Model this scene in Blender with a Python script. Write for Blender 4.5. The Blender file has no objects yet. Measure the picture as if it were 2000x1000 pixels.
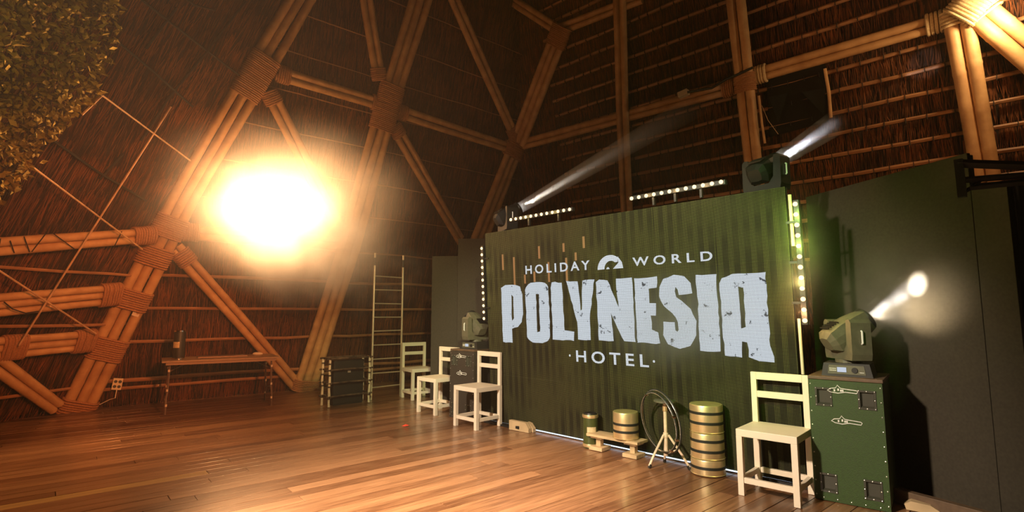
import bpy, bmesh, math, random
from mathutils import Vector, Matrix, Euler
from mathutils.geometry import tessellate_polygon

random.seed(7)
S = bpy.context.scene
COL = S.collection
R = math.radians
V = Vector

# ------------------------------------------------------------------ camera
CAM_Z, PITCH, FPX = 1.4, R(6.2), 1036.0
cam_d = bpy.data.cameras.new('camera')
cam_d.sensor_width = 36.0
cam_d.lens = 36.0 * FPX / 2000.0
cam_d.clip_end = 200
cam = bpy.data.objects.new('camera', cam_d)
cam.location = (0, 0, CAM_Z)
cam.rotation_euler = (R(90) + PITCH, 0, 0)
COL.objects.link(cam)
S.camera = cam

# ------------------------------------------------------------------ world, exposure
w = bpy.data.worlds.new('night'); S.world = w
w.use_nodes = True
w.node_tree.nodes['Background'].inputs['Color'].default_value = (1.0, 0.5, 0.25, 1)
w.node_tree.nodes['Background'].inputs['Strength'].default_value = 0.002
S.view_settings.view_transform = 'Standard'
S.view_settings.look = 'None'
S.view_settings.gamma = 1.0
S.view_settings.exposure = 0.0
S.view_settings.use_curve_mapping = False
try:
    S.cycles.volume_step_rate = 3.0      # coarse smoke marching keeps the render short
except Exception:
    pass


def lamp(kind, name, loc, energy, color, aim=None, size=0.1, cone=40, blend=0.5):
    d = bpy.data.lights.new(name, kind)
    d.energy = energy
    d.color = color
    if kind == 'AREA':
        d.shape = 'DISK'; d.size = size
    else:
        d.shadow_soft_size = size
    if kind == 'SPOT':
        d.spot_size = R(cone); d.spot_blend = blend
    o = bpy.data.objects.new(name, d)
    o.location = loc
    if aim is not None:
        o.rotation_euler = (V(aim) - V(loc)).to_track_quat('-Z', 'Y').to_euler()
    COL.objects.link(o)
    return o


# stage lights of the hall (rig above and beside the camera), plus an added ladder fill
lamp('SPOT', 'key_spot', (-3.2, 0.6, 3.6), 2600, (1.0, 0.80, 0.62), (0.7, 5.5, 0.2), 0.15, 58, 0.5)
lamp('SPOT', 'floor_wash', (-1.5, 0.3, 4.6), 6800, (1.0, 0.74, 0.54), (-0.5, 3.8, 0.0), 0.25, 37, 1.0)
lamp('SPOT', 'green_wash', (-0.6, 0.3, 3.7), 640, (0.14, 1.0, 0.04), (1.8, 5.1, 1.7), 0.15, 34, 0.8)
lamp('SPOT', 'amber_wash', (1.8, 0.2, 3.2), 3000, (1.0, 0.29, 0.085), (-5.3, 7.9, 1.5), 0.15, 36, 1.0)
lamp('SPOT', 'ladder_fill', (0.4, 0.4, 4.2), 1500, (0.95, 0.98, 0.46), (-1.9, 8.9, 0.9), 0.12, 24, 0.9)  # added fill to brighten the ladder and farthest chair, no visible source
lamp('SPOT', 'roof_wash', (4.4, 1.5, 3.0), 270, (1.0, 0.42, 0.14), (4.9, 6.0, 3.9), 0.25, 48, 1.0)
lamp('SPOT', 'net_wash', (-2.6, 0.8, 2.2), 150, (1.0, 0.85, 0.25), (-6.0, 5.6, 4.8), 0.25, 40, 1.0)


# ------------------------------------------------------------------ materials
def mat(name, color, rough=0.6, metal=0.0, noise=0.0, scale=8.0, bump=0.0, bscale=None, stretch=(1, 1, 1),
        emit=None, estr=0.0, island=0.0, objrand=0.0, spec=0.5, coat=0.0, color2=None):
    m = bpy.data.materials.new(name)
    m.use_nodes = True
    nt = m.node_tree; N = nt.nodes; L = nt.links
    b = N['Principled BSDF']
    b.inputs['Roughness'].default_value = rough
    b.inputs['Metallic'].default_value = metal
    b.inputs['Specular IOR Level'].default_value = spec
    b.inputs['Coat Weight'].default_value = coat
    b.inputs['Coat Roughness'].default_value = 0.15
    base = (*color, 1)
    b.inputs['Base Color'].default_value = base
    tc = N.new('ShaderNodeTexCoord')
    mp = N.new('ShaderNodeMapping'); mp.inputs['Scale'].default_value = stretch
    L.new(tc.outputs['Object'], mp.inputs['Vector'])
    last = None
    if noise or island or objrand:
        cr = N.new('ShaderNodeMix'); cr.data_type = 'RGBA'; cr.blend_type = 'MIX'
        c2 = color2 or tuple(c * 0.35 for c in color)
        cr.inputs['A'].default_value = base
        cr.inputs['B'].default_value = (*c2, 1)
        nz = N.new('ShaderNodeTexNoise'); nz.inputs['Scale'].default_value = scale
        nz.inputs['Detail'].default_value = 5
        if objrand:
            oi = N.new('ShaderNodeObjectInfo')
            ad = N.new('ShaderNodeVectorMath'); ad.operation = 'ADD'
            ml = N.new('ShaderNodeMath'); ml.operation = 'MULTIPLY'; ml.inputs[1].default_value = 37.0
            L.new(oi.outputs['Random'], ml.inputs[0])
            L.new(mp.outputs['Vector'], ad.inputs[0]); L.new(ml.outputs[0], ad.inputs[1])
            L.new(ad.outputs[0], nz.inputs['Vector'])
        else:
            L.new(mp.outputs['Vector'], nz.inputs['Vector'])
        mr = N.new('ShaderNodeMapRange')
        mr.inputs['From Min'].default_value = 0.35; mr.inputs['From Max'].default_value = 0.68
        mr.inputs['To Min'].default_value = 0.0; mr.inputs['To Max'].default_value = noise
        L.new(nz.outputs['Fac'], mr.inputs['Value'])
        fac = mr.outputs['Result']
        for src, amt in ((island, 'isl'), (objrand, 'obj')):
            if not src:
                continue
            if amt == 'isl':
                g = N.new('ShaderNodeNewGeometry'); rnd = g.outputs['Random Per Island']
            else:
                rnd = oi.outputs['Random']
            mu = N.new('ShaderNodeMath'); mu.operation = 'MULTIPLY'; mu.inputs[1].default_value = src
            L.new(rnd, mu.inputs[0])
            ad2 = N.new('ShaderNodeMath'); ad2.operation = 'ADD'; ad2.use_clamp = True
            L.new(mu.outputs[0], ad2.inputs[0]); L.new(fac, ad2.inputs[1])
            fac = ad2.outputs[0]
        L.new(fac, cr.inputs['Factor'])
        L.new(cr.outputs['Result'], b.inputs['Base Color'])
    if bump:
        bz = N.new('ShaderNodeTexNoise'); bz.inputs['Scale'].default_value = bscale or scale * 4
        bz.inputs['Detail'].default_value = 4
        L.new(mp.outputs['Vector'], bz.inputs['Vector'])
        bp = N.new('ShaderNodeBump'); bp.inputs['Strength'].default_value = bump
        bp.inputs['Distance'].default_value = 0.01
        L.new(bz.outputs['Fac'], bp.inputs['Height'])
        L.new(bp.outputs['Normal'], b.inputs['Normal'])
    if emit:
        b.inputs['Emission Color'].default_value = (*emit, 1)
        b.inputs['Emission Strength'].default_value = estr
    return m


def vol_mat(name, density, color=(1, 1, 1), aniso=0.3, noise=None, falloff=None, detail=3.0):
    """scattering haze; noise = (scale, low, high); falloff = local ellipsoid fade"""
    m = bpy.data.materials.new(name); m.use_nodes = True
    nt = m.node_tree; N = nt.nodes; L = nt.links
    N.remove(N['Principled BSDF'])
    out = N['Material Output']
    vs = N.new('ShaderNodeVolumeScatter')
    vs.inputs['Color'].default_value = (*color, 1)
    vs.inputs['Anisotropy'].default_value = aniso
    vs.inputs['Density'].default_value = density
    L.new(vs.outputs[0], out.inputs['Volume'])
    val = None
    tc = N.new('ShaderNodeTexCoord')
    if noise:
        nz = N.new('ShaderNodeTexNoise'); nz.inputs['Scale'].default_value = noise[0]
        nz.inputs['Detail'].default_value = detail
        L.new(tc.outputs['Object'], nz.inputs['Vector'])
        mr = N.new('ShaderNodeMapRange')
        mr.inputs['From Min'].default_value = noise[1]; mr.inputs['From Max'].default_value = noise[2]
        mr.inputs['To Min'].default_value = 0; mr.inputs['To Max'].default_value = density
        L.new(nz.outputs['Fac'], mr.inputs['Value'])
        val = mr.outputs['Result']
    if falloff:
        ln = N.new('ShaderNodeVectorMath'); ln.operation = 'LENGTH'
        mp = N.new('ShaderNodeMapping'); mp.inputs['Scale'].default_value = tuple(1.0 / f for f in falloff)
        L.new(tc.outputs['Object'], mp.inputs['Vector']); L.new(mp.outputs[0], ln.inputs[0])
        m2 = N.new('ShaderNodeMapRange'); m2.interpolation_type = 'SMOOTHSTEP'
        m2.inputs['From Min'].default_value = 0.0; m2.inputs['From Max'].default_value = 1.0
        m2.inputs['To Min'].default_value = 1; m2.inputs['To Max'].default_value = 0
        L.new(ln.outputs['Value'], m2.inputs['Value'])
        mu = N.new('ShaderNodeMath'); mu.operation = 'MULTIPLY'
        L.new(m2.outputs['Result'], mu.inputs[0])
        if val is not None:
            L.new(val, mu.inputs[1])
        else:
            mu.inputs[1].default_value = density
        val = mu.outputs[0]
    if val is not None:
        L.new(val, vs.inputs['Density'])
    return m


def emat(name, color, strength):
    m = bpy.data.materials.new(name); m.use_nodes = True
    nt = m.node_tree; N = nt.nodes
    N.remove(N['Principled BSDF'])
    e = N.new('ShaderNodeEmission')
    e.inputs['Color'].default_value = (*color, 1); e.inputs['Strength'].default_value = strength
    nt.links.new(e.outputs[0], N['Material Output'].inputs['Surface'])
    return m


M = {}
M['plank'] = mat('floor_wood', (0.36, 0.185, 0.085), 0.30, noise=0.55, scale=3.0, stretch=(1.0, 16, 1), bump=0.12, bscale=10,
                 objrand=0.7, color2=(0.12, 0.050, 0.020), spec=0.5, coat=0.25)
M['plank_pale'] = mat('floor_wood_pale', (0.55, 0.34, 0.12), 0.32, noise=0.5, scale=3.0, stretch=(1, 16, 1), objrand=0.2, coat=0.25)
M['subfloor'] = mat('subfloor', (0.02, 0.012, 0.008), 0.9)
M['thatch_back'] = mat('thatch_back', (0.035, 0.014, 0.006), 0.95, noise=0.8, scale=4, bump=0.6, bscale=30)
M['thatch'] = mat('thatch_straw', (0.24, 0.074, 0.022), 0.85, noise=0.5, scale=2.0, island=0.75, color2=(0.028, 0.010, 0.005), spec=0.2)
M['bamboo'] = mat('bamboo', (0.58, 0.33, 0.14), 0.55, noise=0.65, scale=5, bump=0.15, bscale=30, color2=(0.33, 0.15, 0.055), spec=0.35)
M['batten'] = mat('split_bamboo', (0.36, 0.16, 0.06), 0.6, noise=0.7, scale=4, color2=(0.2, 0.085, 0.035))
M['rope'] = mat('rope', (0.45, 0.20, 0.085), 0.85, noise=0.5, scale=60, bump=0.5, bscale=120, spec=0.2)
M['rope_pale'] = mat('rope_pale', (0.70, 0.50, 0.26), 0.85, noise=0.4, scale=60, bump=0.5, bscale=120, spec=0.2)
M['twine'] = mat('twine', (0.02, 0.012, 0.008), 0.9)
M['rod'] = mat('thin_cane', (0.62, 0.38, 0.2), 0.6, noise=0.6, scale=10)
M['camo'] = mat('camo_leaf', (0.46, 0.33, 0.07), 0.8, noise=0.4, scale=3, island=0.8, color2=(0.13, 0.08, 0.02), spec=0.2)
M['chair'] = mat('cream_paint', (0.83, 0.73, 0.56), 0.5, noise=0.15, scale=6, color2=(0.62, 0.48, 0.28))
M['black'] = mat('black_metal', (0.012, 0.012, 0.011), 0.45)
M['black_plastic'] = mat('black_plastic', (0.028, 0.027, 0.022), 0.5, noise=0.3, scale=30)
M['grey_plastic'] = mat('grey_plastic', (0.12, 0.115, 0.07), 0.5, noise=0.3, scale=30)
M['case'] = mat('black_ply', (0.040, 0.032, 0.022), 0.6, noise=0.5, scale=60, bump=0.3, bscale=200, color2=(0.022, 0.018, 0.012))
M['case_green_tint'] = mat('black_ply_green_tint', (0.030, 0.070, 0.008), 0.6, noise=0.5, scale=60, bump=0.3, bscale=200, color2=(0.022, 0.038, 0.009))  # green of the stage light put into the black ply colour
M['case_dark'] = mat('case_recess', (0.02, 0.02, 0.015), 0.5)
M['rivet'] = mat('steel_rivet', (0.75, 0.75, 0.68), 0.3, metal=0.9)
M['white_print'] = mat('white_print', (0.75, 0.75, 0.68), 0.6)
M['flat'] = mat('flat_cloth', (0.056, 0.047, 0.032), 0.9, noise=0.3, scale=50, spec=0.2)
M['drape'] = mat('dark_drape', (0.010, 0.008, 0.007), 0.95, spec=0.1)
M['brass'] = mat('polished_brass', (0.95, 0.76, 0.42), 0.36, metal=0.8, noise=0.25, scale=5, color2=(0.45, 0.27, 0.09))
M['brass_top'] = mat('drum_lid', (0.30, 0.26, 0.09), 0.6, noise=0.3, scale=10)
M['band'] = mat('black_rubber', (0.010, 0.012, 0.008), 0.6)
M['olive'] = mat('olive_paint', (0.06, 0.075, 0.02), 0.3, noise=0.4, scale=10)
M['pale_wood'] = mat('pale_wood', (0.62, 0.45, 0.24), 0.6, noise=0.5, scale=4, stretch=(1, 8, 1))
M['table'] = mat('table_laminate', (0.34, 0.20, 0.10), 0.45, noise=0.4, scale=5)
M['table_leg'] = mat('brown_steel', (0.22, 0.14, 0.09), 0.4, metal=0.4)
M['tape'] = mat('pale_tape', (0.75, 0.62, 0.45), 0.7)
M['steel'] = mat('bright_tube', (0.80, 0.66, 0.48), 0.3, metal=0.6)
M['burnt'] = mat('burnt_bamboo', (0.022, 0.012, 0.008), 0.5, noise=0.5, scale=14, color2=(0.25, 0.15, 0.09))
M['cane_pale'] = mat('pale_cane', (0.82, 0.64, 0.46), 0.45, noise=0.4, scale=18)
M['chrome'] = mat('chrome', (0.85, 0.8, 0.72), 0.15, metal=1.0)
M['paper'] = mat('pale_label', (0.70, 0.55, 0.30), 0.6, noise=0.5, scale=40)
M['red'] = mat('red_scrap', (0.75, 0.06, 0.02), 0.6)
M['cloth_black'] = mat('black_cloth', (0.004, 0.004, 0.004), 0.95)
M['outlet'] = mat('outlet_plastic', (0.72, 0.60, 0.38), 0.5)
M['silver_hoop'] = mat('hoop_rim', (0.55, 0.55, 0.5), 0.25, metal=0.8)
M['lens_warm'] = emat('led_warm', (1.0, 0.70, 0.36), 2.3)
M['lamp_white'] = emat('lamp_face', (1.0, 0.70, 0.40), 60.0)
M['lens_beam'] = emat('beam_lens', (1.0, 0.93, 0.85), 12.0)
M['lcd'] = emat('lcd_display', (0.75, 0.82, 0.95), 0.75)
M['floor_strip'] = emat('strip_light', (0.75, 0.86, 1.0), 1.6)
M['lens_dark'] = mat('lens_glass', (0.03, 0.03, 0.04), 0.08)


def led_panel_mat(pu, pv):
    """LED mesh: a grid of pale packages on dark strips (print-scale pattern on a flat screen)"""
    m = bpy.data.materials.new('led_mesh'); m.use_nodes = True
    nt = m.node_tree; N = nt.nodes; L = nt.links
    b = N['Principled BSDF']; b.inputs['Roughness'].default_value = 0.7
    b.inputs['Specular IOR Level'].default_value = 0.12
    tc = N.new('ShaderNodeTexCoord')
    sp = N.new('ShaderNodeSeparateXYZ'); L.new(tc.outputs['Object'], sp.inputs[0])

    def math_(op, a, bb=None, clamp=False):
        n = N.new('ShaderNodeMath'); n.operation = op; n.use_clamp = clamp
        for i, x in enumerate((a, bb)):
            if x is None:
                continue
            if isinstance(x, (int, float)):
                n.inputs[i].default_value = x
            else:
                L.new(x, n.inputs[i])
        return n.outputs[0]
    fx = math_('ABSOLUTE', math_('SUBTRACT', math_('FRACT', math_('DIVIDE', sp.outputs['X'], pu)), 0.5))
    fy = math_('ABSOLUTE', math_('SUBTRACT', math_('FRACT', math_('DIVIDE', sp.outputs['Y'], pv)), 0.5))
    dot = math_('MULTIPLY', math_('LESS_THAN', fx, 0.26), math_('LESS_THAN', fy, 0.26))
    rail = math_('LESS_THAN', fy, 0.30)
    nz = N.new('ShaderNodeTexNoise'); nz.inputs['Scale'].default_value = 2.6
    geo = N.new('ShaderNodeNewGeometry'); L.new(geo.outputs['Position'], nz.inputs['Vector'])
    stripe = math_('LESS_THAN', math_('FRACT', math_('DIVIDE', sp.outputs['X'], pu * 8)), 0.45)
    stripe = math_('MAXIMUM', stripe, math_('MULTIPLY', math_('SUBTRACT', nz.outputs['Fac'], 0.40), 4.0, True))
    base = N.new('ShaderNodeMix'); base.data_type = 'RGBA'
    base.inputs['A'].default_value = (0.004, 0.004, 0.0035, 1)
    base.inputs['B'].default_value = (0.008, 0.008, 0.004, 1)
    L.new(math_('MULTIPLY', rail, math_('ADD', math_('MULTIPLY', stripe, 0.75), 0.25)), base.inputs['Factor'])
    mx = N.new('ShaderNodeMix'); mx.data_type = 'RGBA'
    L.new(base.outputs['Result'], mx.inputs['A'])
    dk = N.new('ShaderNodeMix'); dk.data_type = 'RGBA'
    dk.inputs['A'].default_value = (0.050, 0.048, 0.020, 1)
    dk.inputs['B'].default_value = (0.125, 0.125, 0.045, 1)  # olive tint carries part of the green wash in the package colour
    L.new(stripe, dk.inputs['Factor'])
    L.new(dk.outputs['Result'], mx.inputs['B'])
    L.new(dot, mx.inputs['Factor'])
    L.new(mx.outputs['Result'], b.inputs['Base Color'])
    return m


def led_text_mat(pu, pv, col, strength, wear=True):
    m = bpy.data.materials.new('led_text'); m.use_nodes = True
    nt = m.node_tree; N = nt.nodes; L = nt.links
    N.remove(N['Principled BSDF'])
    e = N.new('ShaderNodeEmission'); e.inputs['Color'].default_value = (*col, 1)
    tc = N.new('ShaderNodeTexCoord')
    sp = N.new('ShaderNodeSeparateXYZ'); L.new(tc.outputs['Object'], sp.inputs[0])

    def math_(op, a, bb=None):
        n = N.new('ShaderNodeMath'); n.operation = op
        for i, x in enumerate((a, bb)):
            if x is None:
                continue
            if isinstance(x, (int, float)):
                n.inputs[i].default_value = x
            else:
                L.new(x, n.inputs[i])
        return n.outputs[0]
    fx = math_('ABSOLUTE', math_('SUBTRACT', math_('FRACT', math_('DIVIDE', sp.outputs['X'], pu)), 0.5))
    fy = math_('ABSOLUTE', math_('SUBTRACT', math_('FRACT', math_('DIVIDE', sp.outputs['Y'], pv)), 0.5))
    grid = math_('MAXIMUM', math_('GREATER_THAN', fx, 0.40), math_('GREATER_THAN', fy, 0.34))
    lum = math_('SUBTRACT', 1.0, math_('MULTIPLY', grid, 0.62))
    if wear:
        nz = N.new('ShaderNodeTexNoise'); nz.inputs['Scale'].default_value = 7.0; nz.inputs['Detail'].default_value = 6
        nz.inputs['Roughness'].default_value = 0.75
        L.new(tc.outputs['Object'], nz.inputs['Vector'])
        crack = math_('LESS_THAN', nz.outputs['Fac'], 0.385)
        lum = math_('MULTIPLY', lum, math_('SUBTRACT', 1.0, math_('MULTIPLY', crack, 0.88)))
    L.new(math_('MULTIPLY', lum, strength), e.inputs['Strength'])
    L.new(e.outputs[0], N['Material Output'].inputs['Surface'])
    return m


# ------------------------------------------------------------------ mesh helpers
class MB:
    def __init__(self):
        self.v = []; self.f = []

    def add(self, vs, fs, mtx=None):
        o = len(self.v)
        for p in vs:
            p = V(p)
            self.v.append(tuple(mtx @ p) if mtx is not None else tuple(p))
        self.f.extend([tuple(i + o for i in f) for f in fs])
        return self

    def box(self, c, s, mtx=None, bev=0.0):
        x, y, z = (a / 2 for a in s)
        cx, cy, cz = c
        if bev <= 0:
            vs = [(cx + i * x, cy + j * y, cz + k * z) for k in (-1, 1) for j in (-1, 1) for i in (-1, 1)]
            fs = [(0, 2, 3, 1), (4, 5, 7, 6), (0, 1, 5, 4), (2, 6, 7, 3), (0, 4, 6, 2), (1, 3, 7, 5)]
            return self.add(vs, fs, mtx)
        bm = bmesh.new()
        bmesh.ops.create_cube(bm, size=1.0)
        for q in bm.verts:
            q.co = V((q.co.x * s[0], q.co.y * s[1], q.co.z * s[2]))
        bmesh.ops.bevel(bm, geom=bm.edges[:], offset=bev, segments=2, affect='EDGES', profile=0.6)
        bm.verts.index_update()
        vs = [q.co + V(c) for q in bm.verts]
        fs = [[q.index for q in f.verts] for f in bm.faces]
        bm.free()
        return self.add(vs, fs, mtx)

    def tube(self, pts, r, n=10, caps=True, mtx=None, closed=False):
        """tube along points; r is a number or a list of radii"""
        pts = [V(p) for p in pts]
        k = len(pts)
        rs = r if isinstance(r, (list, tuple)) else [r] * k
        up = None
        vs = []; fs = []
        for i, p in enumerate(pts):
            a = pts[(i - 1) % k] if (i > 0 or closed) else p
            b = pts[(i + 1) % k] if (i < k - 1 or closed) else p
            t = (b - a).normalized()
            if up is None:
                up = V((0, 0, 1)) if abs(t.z) < 0.9 else V((1, 0, 0))
            x = t.cross(up).normalized()
            y = x.cross(t).normalized()
            up = y
            for j in range(n):
                an = 2 * math.pi * j / n
                vs.append(p + (x * math.cos(an) + y * math.sin(an)) * rs[i])
        for i in range(k if closed else k - 1):
            i2 = (i + 1) % k
            for j in range(n):
                j2 = (j + 1) % n
                fs.append((i * n + j, i * n + j2, i2 * n + j2, i2 * n + j))
        if caps and not closed:
            fs.append(tuple(range(n - 1, -1, -1)))
            fs.append(tuple((k - 1) * n + j for j in range(n)))
        return self.add(vs, fs, mtx)

    def lathe(self, prof, n=24, mtx=None):
        vs = []; fs = []
        k = len(prof)
        for (r, z) in prof:
            for j in range(n):
                a = 2 * math.pi * j / n
                vs.append((r * math.cos(a), r * math.sin(a), z))
        for i in range(k - 1):
            for j in range(n):
                j2 = (j + 1) % n
                fs.append((i * n + j, i * n + j2, (i + 1) * n + j2, (i + 1) * n + j))
        fs.append(tuple(range(n - 1, -1, -1)))
        fs.append(tuple((k - 1) * n + j for j in range(n)))
        return self.add(vs, fs, mtx)

    def prism(self, poly, d0, d1, mtx=None):
        """polygon in XY extruded from z=d0 to z=d1"""
        n = len(poly)
        vs = [(x, y, d0) for x, y in poly] + [(x, y, d1) for x, y in poly]
        fs = [tuple(range(n - 1, -1, -1)), tuple(range(n, 2 * n))]
        fs += [(i, (i + 1) % n, n + (i + 1) % n, n + i) for i in range(n)]
        return self.add(vs, fs, mtx)

    def build(self, name, m, parent=None, smooth=False, loc=None):
        me = bpy.data.meshes.new(name)
        me.from_pydata(self.v, [], self.f)
        me.materials.append(m)
        bm = bmesh.new(); bm.from_mesh(me)
        bmesh.ops.recalc_face_normals(bm, faces=bm.faces[:])
        bm.to_mesh(me); bm.free()
        if smooth:
            me.polygons.foreach_set('use_smooth', [True] * len(me.polygons))
            try:
                me.set_sharp_from_angle(angle=R(40))
            except Exception:
                pass
        me.update()
        o = bpy.data.objects.new(name, me)
        COL.objects.link(o)
        if parent is not None:
            o.parent = parent
        if loc is not None:
            o.location = loc
        return o


def tag(o, label=None, cat=None, group=None, kind=None):
    if label: o['label'] = label
    if cat: o['category'] = cat
    if group: o['group'] = group
    if kind: o['kind'] = kind
    return o


def thing(name, label, cat, loc=(0, 0, 0), rz=0.0, group=None, rot=None):
    o = bpy.data.objects.new(name, None)
    o.empty_display_size = 0.1
    COL.objects.link(o)
    o.location = loc
    o.rotation_euler = rot if rot is not None else (0, 0, rz)
    return tag(o, label, cat, group)


def copy_tree(o, parent=None):
    c = o.copy(); COL.objects.link(c)
    if parent is not None:
        c.parent = parent
    for ch in [x for x in bpy.data.objects if x.parent == o]:
        copy_tree(ch, c)
    return c


# ------------------------------------------------------------------ survey: rays of the photograph met with real planes of the hall
CP, SP = math.cos(PITCH), math.sin(PITCH)
EYE = V((0, 0, CAM_Z))


def ray(x, y):
    a, b = x - 1000.0, 500.0 - y
    return V((a, FPX * CP - b * SP, b * CP + FPX * SP))


class Plane:
    def __init__(self, p, n):
        self.p = V(p); self.n = V(n).normalized()

    def at(self, x, y, off=0.0):
        r = ray(x, y)
        return EYE + r * (((self.p + self.n * off - EYE).dot(self.n)) / r.dot(self.n))


# left thatch slope, rear-right thatch slope; normals point into the hall
def slope(nx, ny, d0, k):
    return Plane((nx * d0, ny * d0, 0), (nx, ny, -k))


PL = slope(0.643, -0.766, -10.2, 0.294)
PR = slope(-0.682, -0.731, -9.7, 0.25)
A_base = PL.at(150, 797); A_top = PL.at(600, -20)
LLD = V((0.31, 0.95, 0)).normalized()
nn = LLD.cross((A_top - A_base).normalized())
if nn.dot(EYE - A_base) < 0:
    nn = -nn
PW = Plane(A_base, nn)
FLOOR = Plane((0, 0, 0), (0, 0, 1))

# ------------------------------------------------------------------ floor: planks on a dark base
fl = MB().box((0, 5.5, -0.06), (16, 16, 0.1)).build('floor', M['subfloor'])
tag(fl, kind='structure')
PT_ = V((0.755, 0.656, 0)); PW_ = V((-0.656, 0.755, 0))
pw, plen = 0.138, 2.9
yaw = math.atan2(PT_.y, PT_.x)
plank_mesh = None
rnd = random.Random(3)
pale_row = int(round((FLOOR.at(200, 957).dot(PW_) + 0.6) / pw))
row = 0
npl = 0
for row in range(0, 82):
    wc = -0.6 + row * pw
    t0 = -1.2 - rnd.random() * 2.4
    tend = 5.6 if wc > 0.2 else 6.0
    if row == pale_row:
        t0 = FLOOR.at(413, 930).dot(PT_) - plen
    while t0 < tend:
        tc_ = t0 + plen / 2
        c = PT_ * tc_ + PW_ * wc
        t1 = t0 + plen
        t0 = t1 + 0.004
        # skip planks that lie wholly behind the camera or beyond the side slopes
        if c.y + 1.3 < 2.6 or c.dot(V((0.643, -0.766, 0))) < -10.4 or t1 < -0.9 - 0.08 * wc:
            continue
        if plank_mesh is None:
            o = MB().box((0, 0, -0.012), (plen, pw - 0.005, 0.02), bev=0.0015).build('plank', M['plank'], fl)
            plank_mesh = o.data
        else:
            o = bpy.data.objects.new('plank', plank_mesh); COL.objects.link(o); o.parent = fl
        o.location = (c.x, c.y, 0.002 - rnd.random() * 0.0025)
        o.rotation_euler = (0, 0, yaw)
        npl += 1
        if row == pale_row and t1 < FLOOR.at(413, 930).dot(PT_) + .1:
            o.data = plank_mesh.copy(); o.data.materials[0] = M['plank_pale']
print('planks', npl)


# ------------------------------------------------------------------ thatched slopes
def wall(name, pl, quad, course, straw_density, seed, batten_rows, batten_r=0.022, straw_len=0.42, tie=0.0, fall=None):
    """quad = four corners on the plane (bottom-a, bottom-b, top-b, top-a); straw hangs in courses down the slope"""
    rnd = random.Random(seed)
    n = pl.n
    q = [V(p) for p in quad]
    back = MB()
    back.add([p - n * 0.05 for p in q] + [p - n * 0.2 for p in q],
             [(0, 1, 2, 3), (7, 6, 5, 4), (0, 4, 5, 1), (1, 5, 6, 2), (2, 6, 7, 3), (3, 7, 4, 0)])
    root = back.build(name, M['thatch_back'])
    tag(root, kind='structure')
    horiz = V((-n.y, n.x, 0)).normalized()
    down = n.cross(horiz).normalized()
    if down.z > 0:
        down = -down
    if fall is not None:
        down = fall.normalized()
    vs = []; fs = []
    zmax = max(p.z for p in q)

    def P(s, z):
        t = z / zmax
        a = q[0].lerp(q[3], t); b = q[1].lerp(q[2], t)
        return a.lerp(b, s)
    rows = int(zmax / course)
    for i in range(rows + 1):
        z = (i + 0.75) * course
        a, b = P(0, min(z, zmax)), P(1, min(z, zmax))
        ln = (b - a).length
        cnt = int(ln * straw_density)
        for k in range(cnt):
            s = rnd.random()
            base = P(s, min(zmax, z + rnd.uniform(-0.30, 0.25) * course))
            L_ = straw_len * rnd.uniform(0.7, 1.25) * (course / 0.42)
            dirv = (down + horiz * rnd.gauss(0, 0.10)).normalized()
            lift = rnd.uniform(0.005, 0.035)
            w_ = rnd.uniform(0.0022, 0.0055)
            p0 = base + n * rnd.uniform(-0.01, 0.012)
            p1 = base + dirv * L_ * 0.6 + n * lift * 0.6
            p2 = base + dirv * L_ + n * lift
            sd = (horiz + n * rnd.uniform(-0.5, 0.5)).normalized() * w_
            o = len(vs)
            vs += [p0 - sd, p0 + sd, p1 + sd, p1 - sd, p2]
            fs += [(o, o + 1, o + 2, o + 3), (o + 3, o + 2, o + 4)]
    me = bpy.data.meshes.new('thatch')
    me.from_pydata([tuple(p) for p in vs], [], fs)
    me.materials.append(M['thatch'])
    th = bpy.data.objects.new('thatch', me); COL.objects.link(th); th.parent = root
    tag(th, kind='stuff')
    ties = MB()
    for (z, r, lo, hi) in batten_rows:
        a, b = P(lo, z), P(hi, z)
        k = max(3, int((b - a).length / 0.6))
        pts = []; rs = []
        for i in range(k + 1):
            p = a.lerp(b, i / k) + n * (0.065 + rnd.uniform(-.008, .008)) + V((0, 0, rnd.uniform(-.012, .012)))
            pts.append(p); rs.append(r * rnd.uniform(0.85, 1.1))
        MB().tube(pts, rs, 6).build('batten', M['batten'], root, smooth=True)
        if tie:
            m_ = int((b - a).length / tie)
            for i in range(m_):
                p = a.lerp(b, (i + rnd.random() * 0.5 + 0.2) / m_) + n * 0.068
                rr = r * 1.15
                e = horiz * 0.004
                zz = V((0, 0, 1))
                ties.add([p - e - zz * rr, p + e - zz * rr, p + e + zz * rr, p - e + zz * rr,
                          p - e - zz * rr + n * rr, p + e - zz * rr + n * rr, p + e + zz * rr + n * rr, p - e + zz * rr + n * rr],
                         [(0, 1, 2, 3), (4, 5, 6, 7), (0, 1, 5, 4), (2, 3, 7, 6), (0, 3, 7, 4), (1, 2, 6, 5)])
    if tie:
        t_ = ties.build('twine_tie', M['twine'], root); tag(t_, kind='stuff')
    return root


def onL(s, z):
    n = V((0.643, -0.766, 0)); d = V((0.766, 0.643, 0))
    return d * s + n * (-10.2 + 0.294 * z) + V((0, 0, z))


def onR(s, z):
    n = V((-0.682, -0.731, 0)); d = V((0.731, -0.682, 0))
    return d * s + n * (-9.7 + 0.25 * z) + V((0, 0, z))


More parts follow.
